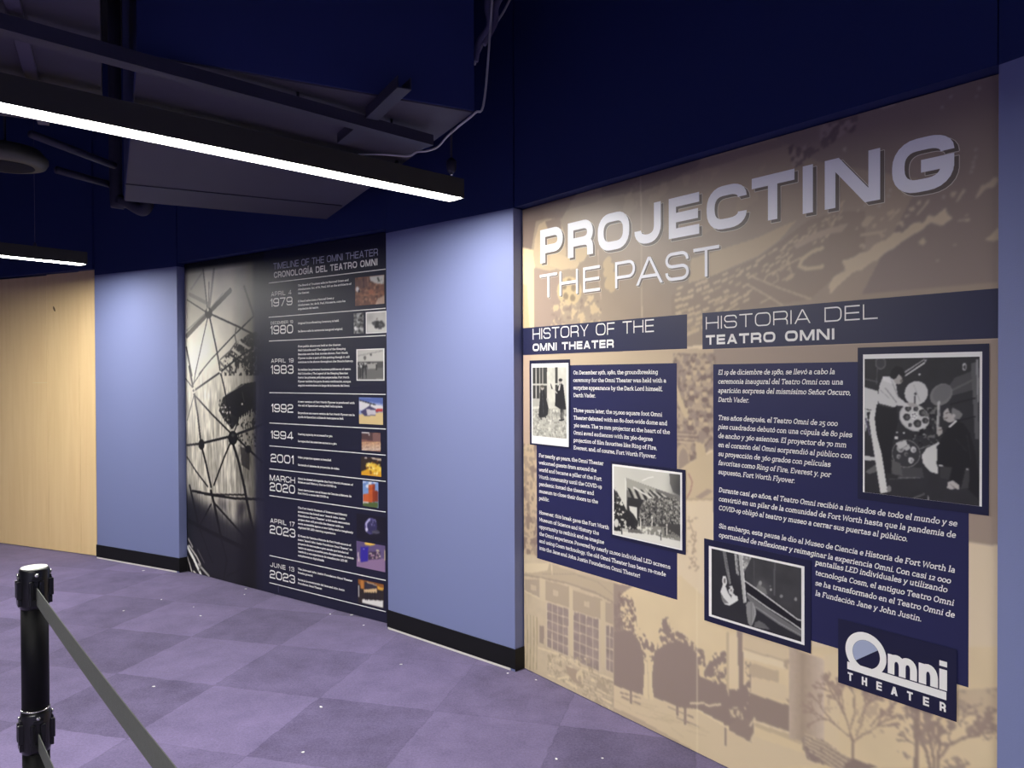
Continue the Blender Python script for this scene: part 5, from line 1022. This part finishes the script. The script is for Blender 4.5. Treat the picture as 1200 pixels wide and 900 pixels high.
flat_poly_mesh('ring_emblem', ring + [bar, wedge, [(lo[0], bar_v1 - 0.001), (lo[0], lo[1]), (lo[0] + 0.018, lo[1] - 0.010), (co[0] - ro * 0.70, co[1] - ro * 0.70), (co[0] - ro * 0.1, co[1] - ro * 0.98), (co[0], bar_v1 - 0.001)]], lay(10), M_WHITEINK, plq)
a0, a1 = math.radians(32), math.radians(220); seg = [(ci[0] + ri * 0.985 * math.cos(a0 + (a1 - a0) * k / 30), ci[1] + ri * 0.985 * math.sin(a0 + (a1 - a0) * k / 30)) for k in range(31)]
flat_poly_mesh('inner_segment', [seg], lay(10), M_GREYINK, plq)
def low(ch, w, t):
    h = t / 2; out = []; S = lambda p: out.extend(stroke(rpath(p), t))
    V = lambda x, a=0., b=1.: out.append([(x - h, a), (x + h, a), (x + h, b), (x - h, b)])
    if ch == 'n': V(h); S([(h, .5), (h, 1 - h * .8, .45), (w - h, 1 - h * .8, .45), (w - h, 0)])
    if ch == 'm': V(h); m_ = w / 2; S([(h, .5), (h, 1 - h * .8, .4), (m_, 1 - h * .8, .4), (m_, 0)]); S([(m_, .5), (m_, 1 - h * .8, .4), (w - h, 1 - h * .8, .4), (w - h, 0)])
    if ch == 'i': V(h, 0, 1.0); V(h, 1.14, 1.40)
    return out
vb = bar_v1 + 0.0035; xh = PU((425, 330))[0][1] - PU((425, 488))[0][1]; lp = []
for ch, xa, xb in (('m', 425, 662), ('n', 676, 832), ('i', 843, 906)):
    ua = PU((xa, 450))[0][0]; ub = PU((xb, 500))[0][0]
    for P in low(ch, (ub - ua) / xh, {'m': 0.34, 'n': 0.36, 'i': (ub - ua) / xh}[ch]): lp.append([(ua + a * xh, vb + b * xh) for a, b in P])
flat_poly_mesh('large_lettering', lp, lay(10), M_WHITEINK, plq)
sp_ = []; vt = PU((100, 528))[0][1]; ct = (PU((100, 462))[0][1] - vt); ul = PU((100, 528))[0][0]; ur = PU((896, 780))[0][0]; wl = ct * 0.66; txt = 'THEATER'
for k, ch in enumerate(txt):
    ua = ul + (ur - ul - wl) * k / 6.0
    for P in glyph(ch, 0.66 if ch != 'A' else 0.8, 0.22): sp_.append([(ua + a * ct - (0.07 * ct if ch == 'A' else 0), vt + b * ct) for a, b in P])
flat_poly_mesh('small_lettering', sp_, lay(10), M_WHITEINK, plq)

# ================================================================== the timeline panel
TP = Panel(T0, Td); TW = (T1 - T0).length + 0.02; TH = 2.442
tline = empty('timeline_panel', T0, Td)
tag(tline, 'dark navy timeline wall panel with a black and white dome photo along its left side', 'timeline panel')
bm = bmesh.new(); bm_box(bm, 0, TW, 0.0, 0.016, 0.004, TH, 0.0008); from_bm('board', bm, M_PANELNAVY, tline)
# ---- dome photograph fading into navy on its right
ue = TP.uv((311, 500))[0]
cv = Canvas(TP, (0.0, ue, 0.004, TH), 0.0045, (192, 188, 174), 21); ALL = np.ones((cv.ny, cv.nx), bool)
z = Z(210, 300, 6.43)
cv.glow(z((230, 700))[0], 22, (226, 222, 206), 1.0, 3.0); cv.glow(z((100, 760))[0], 16, (228, 224, 210), 0.9, 2.6); cv.glow(z((350, 200))[0], 24, (176, 172, 160), 0.8, 1.5); cv.mottle(ALL, 30, 0.05)
cv.poly(z((60, 90), (190, 90), (215, 400), (60, 620)), (150, 148, 138), 0.5)
cv.line(z((180, 100), (215, 410)), 2.4, (104, 104, 100)); cv.line(z((262, 100), (225, 420)), 4.0, (130, 128, 122), .8); cv.line(z((225, 200), (222, 400)), 2.6, (120, 118, 112), .8); cv.line(z((60, 330), (200, 420)), 1.4, (70, 70, 70)); cv.line(z((80, 290), (220, 360)), 4.5, (128, 126, 120), .7); cv.line(z((90, 250), (170, 130)), 3.0, (140, 138, 132), .7)
cv.line(z((60, 600), (220, 430), (385, 260)), 6.0, (100, 98, 94)); cv.line(z((60, 560), (190, 440)), 2.0, (140, 138, 130)); cv.line(z((230, 400), (330, 280)), 1.2, (150, 148, 140))
cv.line(z((222, 430), (440, 530), (560, 590)), 2.0, (60, 60, 60)); cv.line(z((218, 450), (120, 890)), 1.7, (66, 66, 64)); cv.line(z((230, 460), (285, 720), (316, 900)), 2.6, (54, 54, 54)); cv.ell(z((222, 430))[0], 4.4, 6.4, (76, 74, 72)); cv.ell(z((216, 405))[0], 1.2, 2.0, (190, 186, 174))
cv.line(z((560, 455), (410, 600), (240, 780), (150, 890)), 1.8, (70, 70, 68)); cv.line(z((490, 230), (560, 440)), 3.4, (116, 114, 108), .8); cv.line(z((55, 690), (95, 900)), 2.6, (50, 50, 50))
# loudspeaker stacks / seating tiers
cv.poly(z((430, 660), (520, 590), (580, 570), (640, 640), (640, 900), (560, 900), (480, 800), (400, 720)), (96, 94, 90)); M = cv.mask(cv.g(z((430, 640), (640, 560), (640, 900), (330, 900), (300, 790), (400, 690))))
cv.blotch(M, 6, 0.52, (70, 68, 66)); cv.blotch(M, 5, 0.64, (180, 176, 164))
for a, b, w_, c_ in (((455, 650), (530, 700), 3.4, (206, 202, 188)), ((400, 700), (480, 760), 3.6, (200, 196, 182)), ((330, 760), (420, 840), 3.2, (196, 192, 178)), ((380, 740), (470, 800), 2.6, (60, 60, 58)), ((300, 790), (380, 880), 2.4, (110, 108, 104))): cv.line(z(a, b), w_, c_)
cv.line(z((430, 540), (420, 600), (430, 650), (380, 720), (310, 780)), 2.0, (110, 108, 102)); cv.line(z((340, 850), (475, 745), (560, 690)), 2.0, (50, 50, 50))
z = Z(210, 430, 6.43)
M = cv.mask(cv.g(z((60, 100), (570, 100), (570, 900), (60, 900))))
nz = cv.noise(4, 26, 3); s_ = np.clip((nz - 0.5) * 2.0, -1, 1); vv = np.clip((cv.g(z((100, 100)))[0][1] - cv.yy) / 50.0 + 0.5, 0, 1); cv.a = np.clip(cv.a * (1 + (-0.05 + 0.30 * s_[..., None]) * vv[..., None]), 0, 240)
cv.poly(z((330, 230), (470, 130), (580, 110), (580, 330), (470, 380), (400, 470), (340, 400), (300, 330)), (62, 62, 62)); cv.poly(z((360, 210), (480, 130), (580, 120), (580, 330), (450, 390), (380, 340)), (54, 54, 56)); cv.line(z((360, 205), (490, 130)), 1.0, (150, 148, 140)); cv.ell(z((475, 280))[0], 1.2, 1.2, (220, 216, 204)); cv.ell(z((522, 98))[0], 1.0, 1.0, (220, 216, 204)); cv.line(z((475, 190), (490, 260)), 1.0, (120, 118, 114))
M = cv.mask(cv.g(z((280, 230), (380, 280), (400, 450), (340, 420)))); cv.blotch(M, 4, 0.6, (90, 88, 84)); cv.blotch(M, 4, 0.68, (220, 216, 202))
M = cv.mask(cv.g(z((430, 420), (580, 320), (580, 600), (450, 600)))); cv.blotch(M, 5, 0.5, (190, 186, 172)); cv.blotch(M, 5, 0.62, (80, 80, 76)); M = cv.mask(cv.g(z((460, 600), (530, 620), (530, 780), (470, 740)))); cv.put(M, (84, 82, 80), .8)
for k in range(6): cv.line(z((450 + k * 18, 420 - k * 12), (456 + k * 18, 380 - k * 12)), 1.5, (204, 200, 186))
K = (46, 46, 48)
for P, w_ in ((((75, 0), (110, 180), (140, 360), (165, 580), (205, 740), (240, 900)), 3.2), (((110, 180), (310, 40), (420, -50)), 2.2), (((310, 30), (345, 180), (395, 460)), 2.4), (((110, 205), (250, 360), (390, 500)), 2.2), (((60, 590), (160, 578), (400, 520), (640, 430)), 2.6), (((400, 560), (450, 720), (490, 900)), 4.2), (((400, 540), (340, 680), (262, 890)), 2.4), (((420, 520), (500, 600), (630, 720)), 2.6), (((60, 680), (130, 790), (215, 900)), 2.0), (((110, 220), (62, 400)), 1.4), (((50, 90), (105, 160)), 1.5), (((440, 420), (405, 520)), 2.0), (((105, 130), (180, 20)), 1.2), (((130, 10), (108, 130)), 1.4)): cv.line(z(*P), w_, K)
for x, y, rx, ry in ((405, 535, 5.4, 8.4), (168, 585, 3.6, 6.2), (520, 620, 3.6, 4.6)): cv.ell(z((x, y))[0], rx, ry, (44, 44, 46))
cv.ell(z((405, 515))[0], 2, 2, (84, 84, 82)); cv.ell(z((108, 178))[0], 2.0, 3.6, (208, 204, 190)); cv.ell(z((108, 178))[0], 1.0, 1.6, (70, 70, 70)); cv.ell(z((310, 38))[0], 1.3, 1.6, (222, 218, 204))
z = Z(210, 560, 6.43)
cv.softpoly(z((30, 130), (160, 190), (280, 230), (340, 290), (430, 340), (500, 280), (540, 350), (640, 380), (640, 960), (30, 860)), (58, 58, 62), 0.90, 9); cv.softpoly(z((30, 95), (140, 130), (200, 260), (300, 420), (580, 560), (640, 960), (30, 860)), (54, 54, 58), 0.7, 12)
cv.softpoly(z((370, 130), (450, 130), (440, 320), (400, 290)), (176, 172, 160), .6, 4); cv.softpoly(z((445, 180), (500, 180), (490, 260), (430, 340)), (66, 64, 70), .8, 4); cv.softpoly(z((510, 170), (575, 170), (575, 300), (545, 310)), (170, 166, 156), .6, 4); cv.softpoly(z((290, 150), (370, 170), (360, 270), (300, 230)), (80, 78, 82), .6, 4)
cv.line(z((100, 95), (250, 125), (490, 128)), 2.0, (70, 68, 66)); cv.line(z((100, 98), (240, 130), (430, 155), (640, 162)), 2.6, (40, 40, 42))
for P, w_, c_ in ((((240, 100), (265, 200), (320, 470)), 4.2, (40, 40, 44)), (((490, 60), (510, 170), (560, 400)), 4.4, (40, 40, 44)), (((80, 60), (140, 330)), 3.4, (42, 42, 46)), (((70, 320), (160, 370), (320, 450), (560, 560)), 4.6, (44, 44, 48)), (((265, 190), (400, 340), (540, 500)), 2.6, (44, 44, 48)), (((240, 200), (160, 350)), 2.2, (46, 46, 50)), (((320, 470), (360, 620), (330, 800)), 3, (46, 46, 50)), (((360, 740), (560, 640)), 2.2, (46, 46, 50)), (((150, 370), (250, 640)), 2.2, (46, 46, 50))): cv.line(z(*P), w_, c_)
for P, w_, c_ in ((((62, 520), (110, 610), (165, 735)), 4.4, (226, 222, 212)), (((75, 510), (130, 590), (160, 650)), 2.4, (190, 186, 178)), (((60, 590), (80, 650), (95, 705)), 2.0, (210, 206, 196)), (((70, 460), (100, 520)), 2.4, (160, 156, 150)), (((145, 650), (225, 740)), 2.8, (170, 168, 162)), (((165, 655), (150, 700)), 2.0, (120, 118, 114)), (((58, 620), (60, 705)), 2.0, (190, 186, 176)), (((110, 705), (125, 720)), 2.4, (220, 216, 206)), (((140, 540), (190, 640)), 1.4, (110, 108, 106)), (((64, 640), (72, 700)), 2.4, (40, 40, 42)), (((85, 590), (150, 725)), 1.6, (36, 36, 40))): cv.line(z(*P), w_, c_)
# the picture darkens towards its right side and towards the top corner
gx0 = TP.uv((272, 500))[0]; gx1 = TP.uv((299, 500))[0]; U_ = cv.r[0] + cv.xx / (cv.nx - 1) * (cv.r[1] - cv.r[0])
k_ = np.clip((U_ - gx0) / (gx1 - gx0), 0, 1); cv.a *= (1 - 0.42 * k_)[..., None]
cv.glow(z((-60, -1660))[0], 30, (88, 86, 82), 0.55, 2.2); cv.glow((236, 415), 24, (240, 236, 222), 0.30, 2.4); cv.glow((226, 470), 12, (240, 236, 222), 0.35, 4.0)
cv.a = np.clip(112 + (cv.a - 122) * 1.32, 14, 244)
# fade of the print into the navy field
uf0, uf1 = TP.uv((296, 500))[0], TP.uv((300.5, 500))[0]; U_ = cv.r[0] + cv.xx / (cv.nx - 1) * (cv.r[1] - cv.r[0]); V_ = cv.r[2] + cv.yy / (cv.ny - 1) * (cv.r[3] - cv.r[2])
w = np.clip((U_ - uf0) / (uf1 - uf0), 0, 1) * np.clip(0.70 + (U_ - uf1) / (ue - uf1) * 0.3, 0, 1); w = np.maximum(w, np.clip((U_ - uf1) / (ue - uf1), 0, 1))
cv.a = cv.a * (1 - w[..., None]) + np.array((27, 28, 50.)) * w[..., None]
wt = np.clip((V_ - (TH - 0.085)) / 0.05, 0, 1); cv.a = cv.a * (1 - wt[..., None]) + np.array((16, 16, 22.)) * wt[..., None]  # dark printed top edge, with the shade of the header painted in
cv.build('dome_photograph', lay(1), P_PHOTO, tline)
# ---- headings, dividers, dates
word('heading_lettering', 'TIMELINE OF THE OMNI THEATER', 320.6, 443.2, 316.0, 308.6, 0.12, M_LILAC, tline, 3, TP, 0.15, 0.42)
word('heading_lettering', 'CRONOLOGÍA DEL TEATRO OMNI', 321.3, 442.7, 326.0, 318.8, 0.20, M_WHITEINK, tline, 3, TP, 0.15, 0.42)
for (xa, ya, yb) in ((315, 331.3, 316), (315, 371.7, 361.4), (315.5, 398.6, 394.4), (316, 460.3, 462), (316, 495.8, 502.6), (316, 522.4, 533.4), (316, 550, 563.3), (316, 581.2, 599.3), (316, 651.4, 679.5), (316, 683.4, 716)):
    a = TP.uv((xa, ya)); b = TP.uv((452.2, yb)); v = (a[1] + b[1]) / 2
    slab('divider_line', (a[0], b[0], v - 0.0028, v + 0.0028), lay(3), M_WHITEINK, tline)
for text, l, r, base, top, t in (('APRIL 4', 318, 341.8, 347.4, 342.2, .14), ('1979', 317, 343, 359.8, 350.0, .14), ('DECEMBER 19', 317.5, 343.6, 380.4, 377.0, .14), ('1980', 317, 343.8, 392.0, 381.8, .15), ('APRIL 19', 318, 344.3, 425.2, 420.6, .16), ('1983', 317.5, 344.3, 438.2, 428, .15), ('1992', 318, 343.8, 482.8, 473, .15), ('1994', 317.5, 343.8, 513.6, 504.4, .15), ('2001', 317.5, 344.3, 541.2, 531.4, .15), ('MARCH', 316.4, 346, 562.9, 556, .15), ('2020', 316.4, 346, 574.9, 564.9, .15), ('APRIL 17', 317, 345.6, 612.3, 607, .16), ('2023', 316.4, 346.4, 624.8, 614.8, .15), ('JUNE 13', 317, 345, 663.7, 658.6, .15), ('2023', 316.4, 346, 677.0, 667.4, .15)):
    word('date_lettering', text, l, r, base, top, t, M_WHITEINK, tline, 3, TP, 0.14 if len(text) < 6 else 0.24, 0.5)
TS = 0.0182
def tpara(lines, y0, y1, widest, xr):
    paragraph('text_block', TP, lines, widest, (xr, (y0 + y1) / 2), (349.4, y0), (349.4, y1), TS, M_WHITEINK, tline, lay(3), 15.5)
tpara(['The Board of Trustees selects Hammel Green and', 'Abrahamson, Inc. of St. Paul, MN as the architects of', 'the theater.'], 335.8, 344.8, 1, 412)
tpara(['El Board selecciona a Hammel Green y', 'Abrahamson, Inc. de St. Paul, Minnesota, como los', 'arquitectos del teatro.'], 354.2, 363.2, 1, 405)
tpara(['Original Groundbreaking Ceremony is held.', '', 'Se lleva a cabo la ceremonia inaugural original.'], 380, 389.4, 2, 402)
tpara(['First public shows are held at the theater.', 'Hail Columbia and The Legend of the Sleeping', 'Beauties are the first movies shown. Fort Worth', 'Flyover is also a part of this pairing though it will', "continue to be shown throughout the Omni's history."], 407, 425.4, 4, 414.4)
tpara(['Se realizan las primeras funciones públicas en el teatro.', 'Hail Columbia y The Legend of the Sleeping Beauties', 'fueron las primeras películas proyectadas. Fort Worth', 'Flyover también fue parte de esta combinación, aunque', 'seguirá mostrándose a lo largo de la historia del Omni.'], 434.2, 452.6, 0, 411.6)
tpara(['A new version of Fort Worth Flyover is produced with', 'the aid of SpaceCam using Bell helicopters.'], 471.6, 476, 0, 415.8)
tpara(['Se produce una nueva versión de Fort Worth Flyover con la', 'ayuda de SpaceCam utilizando helicópteros Bell.'], 484.8, 489.4, 0, 415.8)
tpara(['Seating capacity is increased to 360.', '', 'La capacidad de asientos aumenta a 360.'], 509.6, 517.8, 2, 395)
tpara(['Video projection system is installed.', '', 'Se instala el sistema de proyección de video.'], 536.8, 545.6, 2, 398)
tpara(['Omni is closed alongside the Fort Worth Museum of', 'Science and History due to COVID-19.'], 561.6, 565.8, 0, 414)
tpara(['Omni cierra junto con el Museo de Ciencia e Historia de', 'Fort Worth a causa del COVID-19.'], 574.6, 578.8, 0, 412)
tpara(['The Fort Worth Museum of Science and History', 'announces the brand new "Jane & John Justin', 'Foundation Omni Theater," a full-scale renovation', 'project that will provide the theater with an', 'extra accessible space, a new lobby and a completely', 'digitized 8K LED viewing experience.'], 595.8, 618.8, 4, 414)
tpara(['El Museo de Ciencia e Historia de Fort Worth anuncia el', 'nuevo "Jane & John Justin Foundation Omni Theater," un', 'proyecto de renovación a gran escala que brindará al', 'teatro un espacio accesible para discapacitados, un nuevo', 'vestíbulo y una experiencia de visualización LED 8K', 'completamente digitalizada.'], 628.6, 651.6, 3, 414.5)
tpara(['The Jane and John Justin Foundation Omni Theater', 'breaks ground.'], 667.4, 671.8, 0, 413)
tpara(['Se inicia la construcción del Jane and John Justin', 'Foundation Omni Theater.'], 679.8, 684.2, 0, 404)
# faint printed rule down the lower dates
u_ = TP.uv((326, 640))[0]; va = TP.uv((326, 697))[1]; vb_ = TP.uv((326, 683.6))[1]
slab('divider_line', (u_ - 0.002, u_ + 0.002, 0.02, vb_ - 0.004), lay(3), mat('faint_rule_ink', (92, 92, 118), PR), tline)
# ---- small photographs
def scatter(c, zf, n, box, cols, rmin, rmax):
    for k in range(n):
        x = c.rng.uniform(box[0], box[1]); y = c.rng.uniform(box[2], box[3]); c.ell(zf((x, y))[0], c.rng.uniform(rmin, rmax), c.rng.uniform(rmin, rmax), cols[int(c.rng.integers(len(cols)))], 0.85)
zt = Z(400, 310, 10)
def p79(c):
    c.a[:] = (120, 84, 70); scatter(c, zt, 120, (165, 505, 140, 470), [(150, 104, 82), (92, 66, 58), (176, 132, 104), (132, 90, 78)], .8, 2.4); c.poly(zt((160, 190), (330, 150), (330, 260), (165, 290)), (112, 82, 76), .8); c.line(zt((262, 160), (266, 270)), 1.6, (72, 54, 54)); c.line(zt((310, 150), (318, 250)), 1.4, (160, 120, 100)); c.poly(zt((330, 140), (505, 122), (505, 230), (400, 220), (345, 190)), (206, 204, 196)); c.foliage(zt((420, 150), (470, 140), (500, 220), (420, 200)), (50, 56, 50), 4, .42); c.ell(zt((190, 290))[0], 2.0, 3.0, (232, 228, 224)); c.ell(zt((212, 310))[0], 1.2, 1.8, (60, 50, 60)); c.line(zt((230, 360), (390, 350), (400, 320)), 1.2, (176, 120, 90)); c.ell(zt((350, 320))[0], 3.4, 3.0, (166, 108, 84)); c.poly(zt((430, 400), (508, 360), (508, 462), (400, 470)), (214, 190, 168), .7)
photo('photo_print', TP, None, None, zt((162, 152), (504, 122), (508, 462), (166, 482)), p79, 0.005, tline, 3, label='small reddish brown photo of a site')
def p80a(c):
    c.a[:] = (150, 150, 148); scatter(c, zt, 70, (148, 262, 572, 808), [(60, 60, 60), (216, 216, 212), (110, 110, 108), (30, 30, 32)], .8, 1.9); c.ell(zt((235, 600))[0], 1.4, 2.2, (24, 24, 26)); c.ell(zt((168, 750))[0], 1.6, 2.6, (240, 240, 236))
photo('photo_print', TP, None, None, zt((148, 572), (262, 565), (262, 808), (149, 810)), p80a, 0.005, tline, 3, label='narrow black and white photo of a crowd')
def p80b(c):
    c.a[:] = (206, 204, 196); c.poly(zt((310, 700), (520, 700), (520, 790), (310, 790)), (222, 220, 212)); c.glow(zt((340, 620))[0], 5, (170, 168, 162), .7); scatter(c, zt, 16, (370, 500, 670, 740), [(50, 50, 52), (78, 78, 80)], 1.2, 2.4); c.poly(zt((405, 660), (440, 660), (446, 745), (396, 745)), (40, 40, 42)); c.ell(zt((422, 640))[0], 1.0, 1.5, (150, 140, 130))
photo('photo_print', TP, None, zt((288, 555), (542, 545), (545, 802), (290, 808)), zt((300, 568), (520, 560), (522, 790), (303, 796)), p80b, 0.005, tline, 3, label='pale photo of a small dark group')
zt2 = Z(400, 395, 8.18)
def p83(c):
    z = zt2; c.a[:] = (170, 168, 160); c.poly(z((150, 120), (415, 115), (415, 240), (150, 260)), (204, 202, 192)); c.ell(z((228, 200))[0], 1.6, 2.4, (110, 108, 104)); c.ell(z((286, 165))[0], 1.4, 1.8, (90, 88, 86)); c.line(z((160, 180), (400, 130)), 1.0, (150, 148, 142)); c.poly(z((150, 235), (412, 235), (412, 300), (330, 305), (150, 410)), (84, 84, 82)); c.poly(z((240, 300), (412, 290), (412, 400), (180, 405)), (112, 112, 108)); scatter(c, z, 40, (165, 300, 245, 300), [(30, 30, 32), (220, 220, 214), (70, 70, 70)], .7, 1.5); c.poly(z((255, 255), (330, 250), (335, 300), (255, 300)), (170, 168, 160))
    for x in (180, 205, 240, 338): c.line(z((x, 260), (x + 2, 390 if x < 300 else 310)), 1.6, (36, 36, 38)); c.ell(z((x, 255))[0], .9, 1.0, (200, 196, 188))
photo('photo_print', TP, None, zt2((145, 115), (416, 110), (414, 418), (149, 418)), zt2((155, 124), (405, 120), (404, 408), (159, 409)), p83, 0.0045, tline, 3, label='black and white photo of people in a street')
def p92(c):
    z = zt2; c.a[:] = (150, 166, 210); c.poly(z((170, 580), (402, 580), (402, 640), (170, 610)), (92, 112, 176)); c.poly(z((172, 610), (300, 640), (402, 660), (402, 690), (172, 700)), (226, 224, 222)); c.poly(z((172, 740), (402, 720), (402, 842), (172, 835)), (222, 196, 140)); c.poly(z((185, 715), (240, 680), (270, 660), (330, 690), (400, 690), (400, 712), (330, 720), (330, 750), (230, 760)), (70, 66, 104)); c.poly(z((240, 690), (330, 700), (330, 745), (250, 750)), (206, 200, 204)); c.poly(z((330, 690), (400, 688), (400, 714), (335, 718)), (186, 62, 60)); c.line(z((175, 605), (330, 650)), 1.2, (40, 40, 50)); c.line(z((280, 660), (275, 640)), 1.2, (60, 60, 80))
photo('photo_print', TP, None, None, zt2((172, 580), (401, 580), (401, 841), (172, 831)), p92, 0.0045, tline, 3, label='colour photo of a helicopter on sand')
zt3 = Z(400, 495, 8.18)
def p94(c):
    z = zt3; c.a[:] = (138, 96, 84); c.poly(z((195, 85), (380, 105), (380, 190), (195, 160)), (86, 62, 62)); c.poly(z((300, 100), (378, 110), (378, 190), (305, 180)), (130, 96, 90)); c.line(z((198, 98), (265, 98), (268, 120)), 1.6, (226, 224, 222))
    for k in range(5):
        for j in range(12): c.ell(z((205 + j * 15 + (k % 2) * 6, 195 + k * 17))[0], .8, 1.0, (236, 190 + 8 * k, 140 + 14 * k))
photo('photo_print', TP, None, None, zt3((195, 85), (378, 108), (378, 280), (197, 268)), p94, 0.0045, tline, 3, label='warm photo of rows of seats')
def p01(c):
    z = zt3; c.a[:] = (52, 40, 34); c.poly(z((195, 470), (270, 440), (385, 460), (385, 525), (195, 505)), (226, 166, 40)); c.poly(z((235, 410), (300, 380), (385, 430), (380, 480), (300, 470), (250, 450)), (240, 200, 70)); c.poly(z((280, 330), (385, 350), (385, 370), (300, 350)), (196, 180, 160)); scatter(c, z, 26, (240, 380, 370, 500), [(250, 220, 110), (120, 70, 30), (252, 240, 180), (206, 140, 30)], .7, 1.6); c.ell(z((236, 340))[0], 1.4, 1.2, (200, 190, 180))
photo('photo_print', TP, None, None, zt3((190, 326), (386, 345), (382, 523), (190, 500)), p01, 0.0045, tline, 3, label='photo of a golden yellow machine')
def p20(c):
    z = zt3; c.a[:] = (126, 156, 204); scatter(c, z, 12, (210, 356, 570, 620), [(222, 226, 232), (96, 130, 190)], 1.2, 2.6); c.poly(z((262, 600), (325, 590), (328, 760), (262, 770)), (196, 92, 44)); c.poly(z((300, 600), (326, 595), (330, 760), (302, 765)), (150, 62, 34)); c.poly(z((212, 690), (262, 680), (262, 765), (212, 765)), (206, 100, 52)); c.poly(z((328, 650), (356, 660), (356, 760), (328, 760)), (130, 56, 34)); c.poly(z((208, 762), (356, 768), (356, 820), (208, 802)), (86, 104, 56)); c.poly(z((208, 755), (260, 760), (262, 775), (208, 775)), (206, 206, 200))
photo('photo_print', TP, None, None, zt3((208, 560), (358, 575), (356, 819), (208, 801)), p20, 0.0045, tline, 3, label='photo of an orange brick tower')
zt4 = Z(400, 595, 7.2)
def p23a(c):
    z = zt4; c.a[:] = (24, 22, 36); c.ell(z((250, 155))[0], 7.4, 9.6, (84, 78, 130)); c.ell(z((262, 160))[0], 5.8, 8, (56, 52, 92)); c.line(z((215, 190), (212, 130), (240, 95)), 2.2, (190, 186, 222)); c.ell(z((215, 185))[0], 1.6, 2.4, (206, 204, 230)); c.ell(z((292, 205))[0], 4.6, 2.4, (70, 68, 84)); c.line(z((260, 200), (320, 210)), 1.0, (110, 108, 124)); scatter(c, z, 14, (240, 300, 100, 150), [(150, 146, 190), (60, 56, 100)], .5, 1.1)
photo('photo_print', TP, None, None, zt4((130, 50), (376, 80), (376, 302), (130, 252)), p23a, 0.0045, tline, 3, label='dark photo of a violet globe')
def p23b(c):
    z = zt4; c.a[:] = (104, 88, 130); c.poly(z((130, 430), (372, 430), (372, 545), (130, 500)), (150, 122, 156)); c.poly(z((165, 330), (228, 330), (228, 450), (165, 460)), (56, 44, 160)); c.ell(z((245, 300))[0], 6.6, 2.6, (240, 200, 90)); c.poly(z((230, 370), (330, 370), (330, 430), (230, 440)), (70, 54, 80)); scatter(c, z, 20, (235, 330, 375, 430), [(240, 220, 200), (60, 40, 60), (190, 150, 170)], .6, 1.3); c.line(z((145, 380), (148, 450)), 1.6, (236, 220, 210)); c.line(z((368, 360), (370, 440)), 1.6, (220, 200, 150)); c.ell(z((190, 348))[0], 1.0, .8, (220, 220, 255)); c.line(z((300, 360), (318, 365)), 1.6, (230, 214, 160))
photo('photo_print', TP, None, None, zt4((130, 280), (372, 320), (372, 542), (130, 496)), p23b, 0.0045, tline, 3, label='violet photo of a lobby with a yellow lamp')
def p23c(c):
    z = zt4; c.a[:] = (50, 42, 40); c.poly(z((145, 600), (360, 650), (360, 690), (200, 690), (145, 640)), (150, 92, 44)); c.poly(z((195, 620), (300, 650), (300, 700), (200, 690)), (56, 52, 62)); c.poly(z((165, 610), (190, 615), (190, 690), (165, 680)), (196, 130, 60)); c.poly(z((190, 690), (300, 680), (300, 720), (195, 715)), (222, 190, 140)); c.poly(z((305, 660), (360, 680), (350, 700), (310, 690)), (222, 170, 70)); c.poly(z((180, 770), (356, 785), (356, 845), (175, 800)), (236, 234, 226)); c.line(z((148, 660), (148, 745)), 2.2, (220, 220, 214))
    for x in (205, 222, 245, 262, 285, 310, 330): c.line(z((x, 715), (x, 775)), 1.5, [(30, 28, 32), (210, 200, 196), (180, 60, 140), (40, 36, 44)][int(c.rng.integers(4))])
    c.line(z((220, 628), (300, 655)), 0.9, (240, 220, 180))
photo('photo_print', TP, None, None, zt4((142, 596), (360, 645), (360, 846), (142, 798)), p23c, 0.0045, tline, 3, label='photo of a gathering in front of a golden facade')
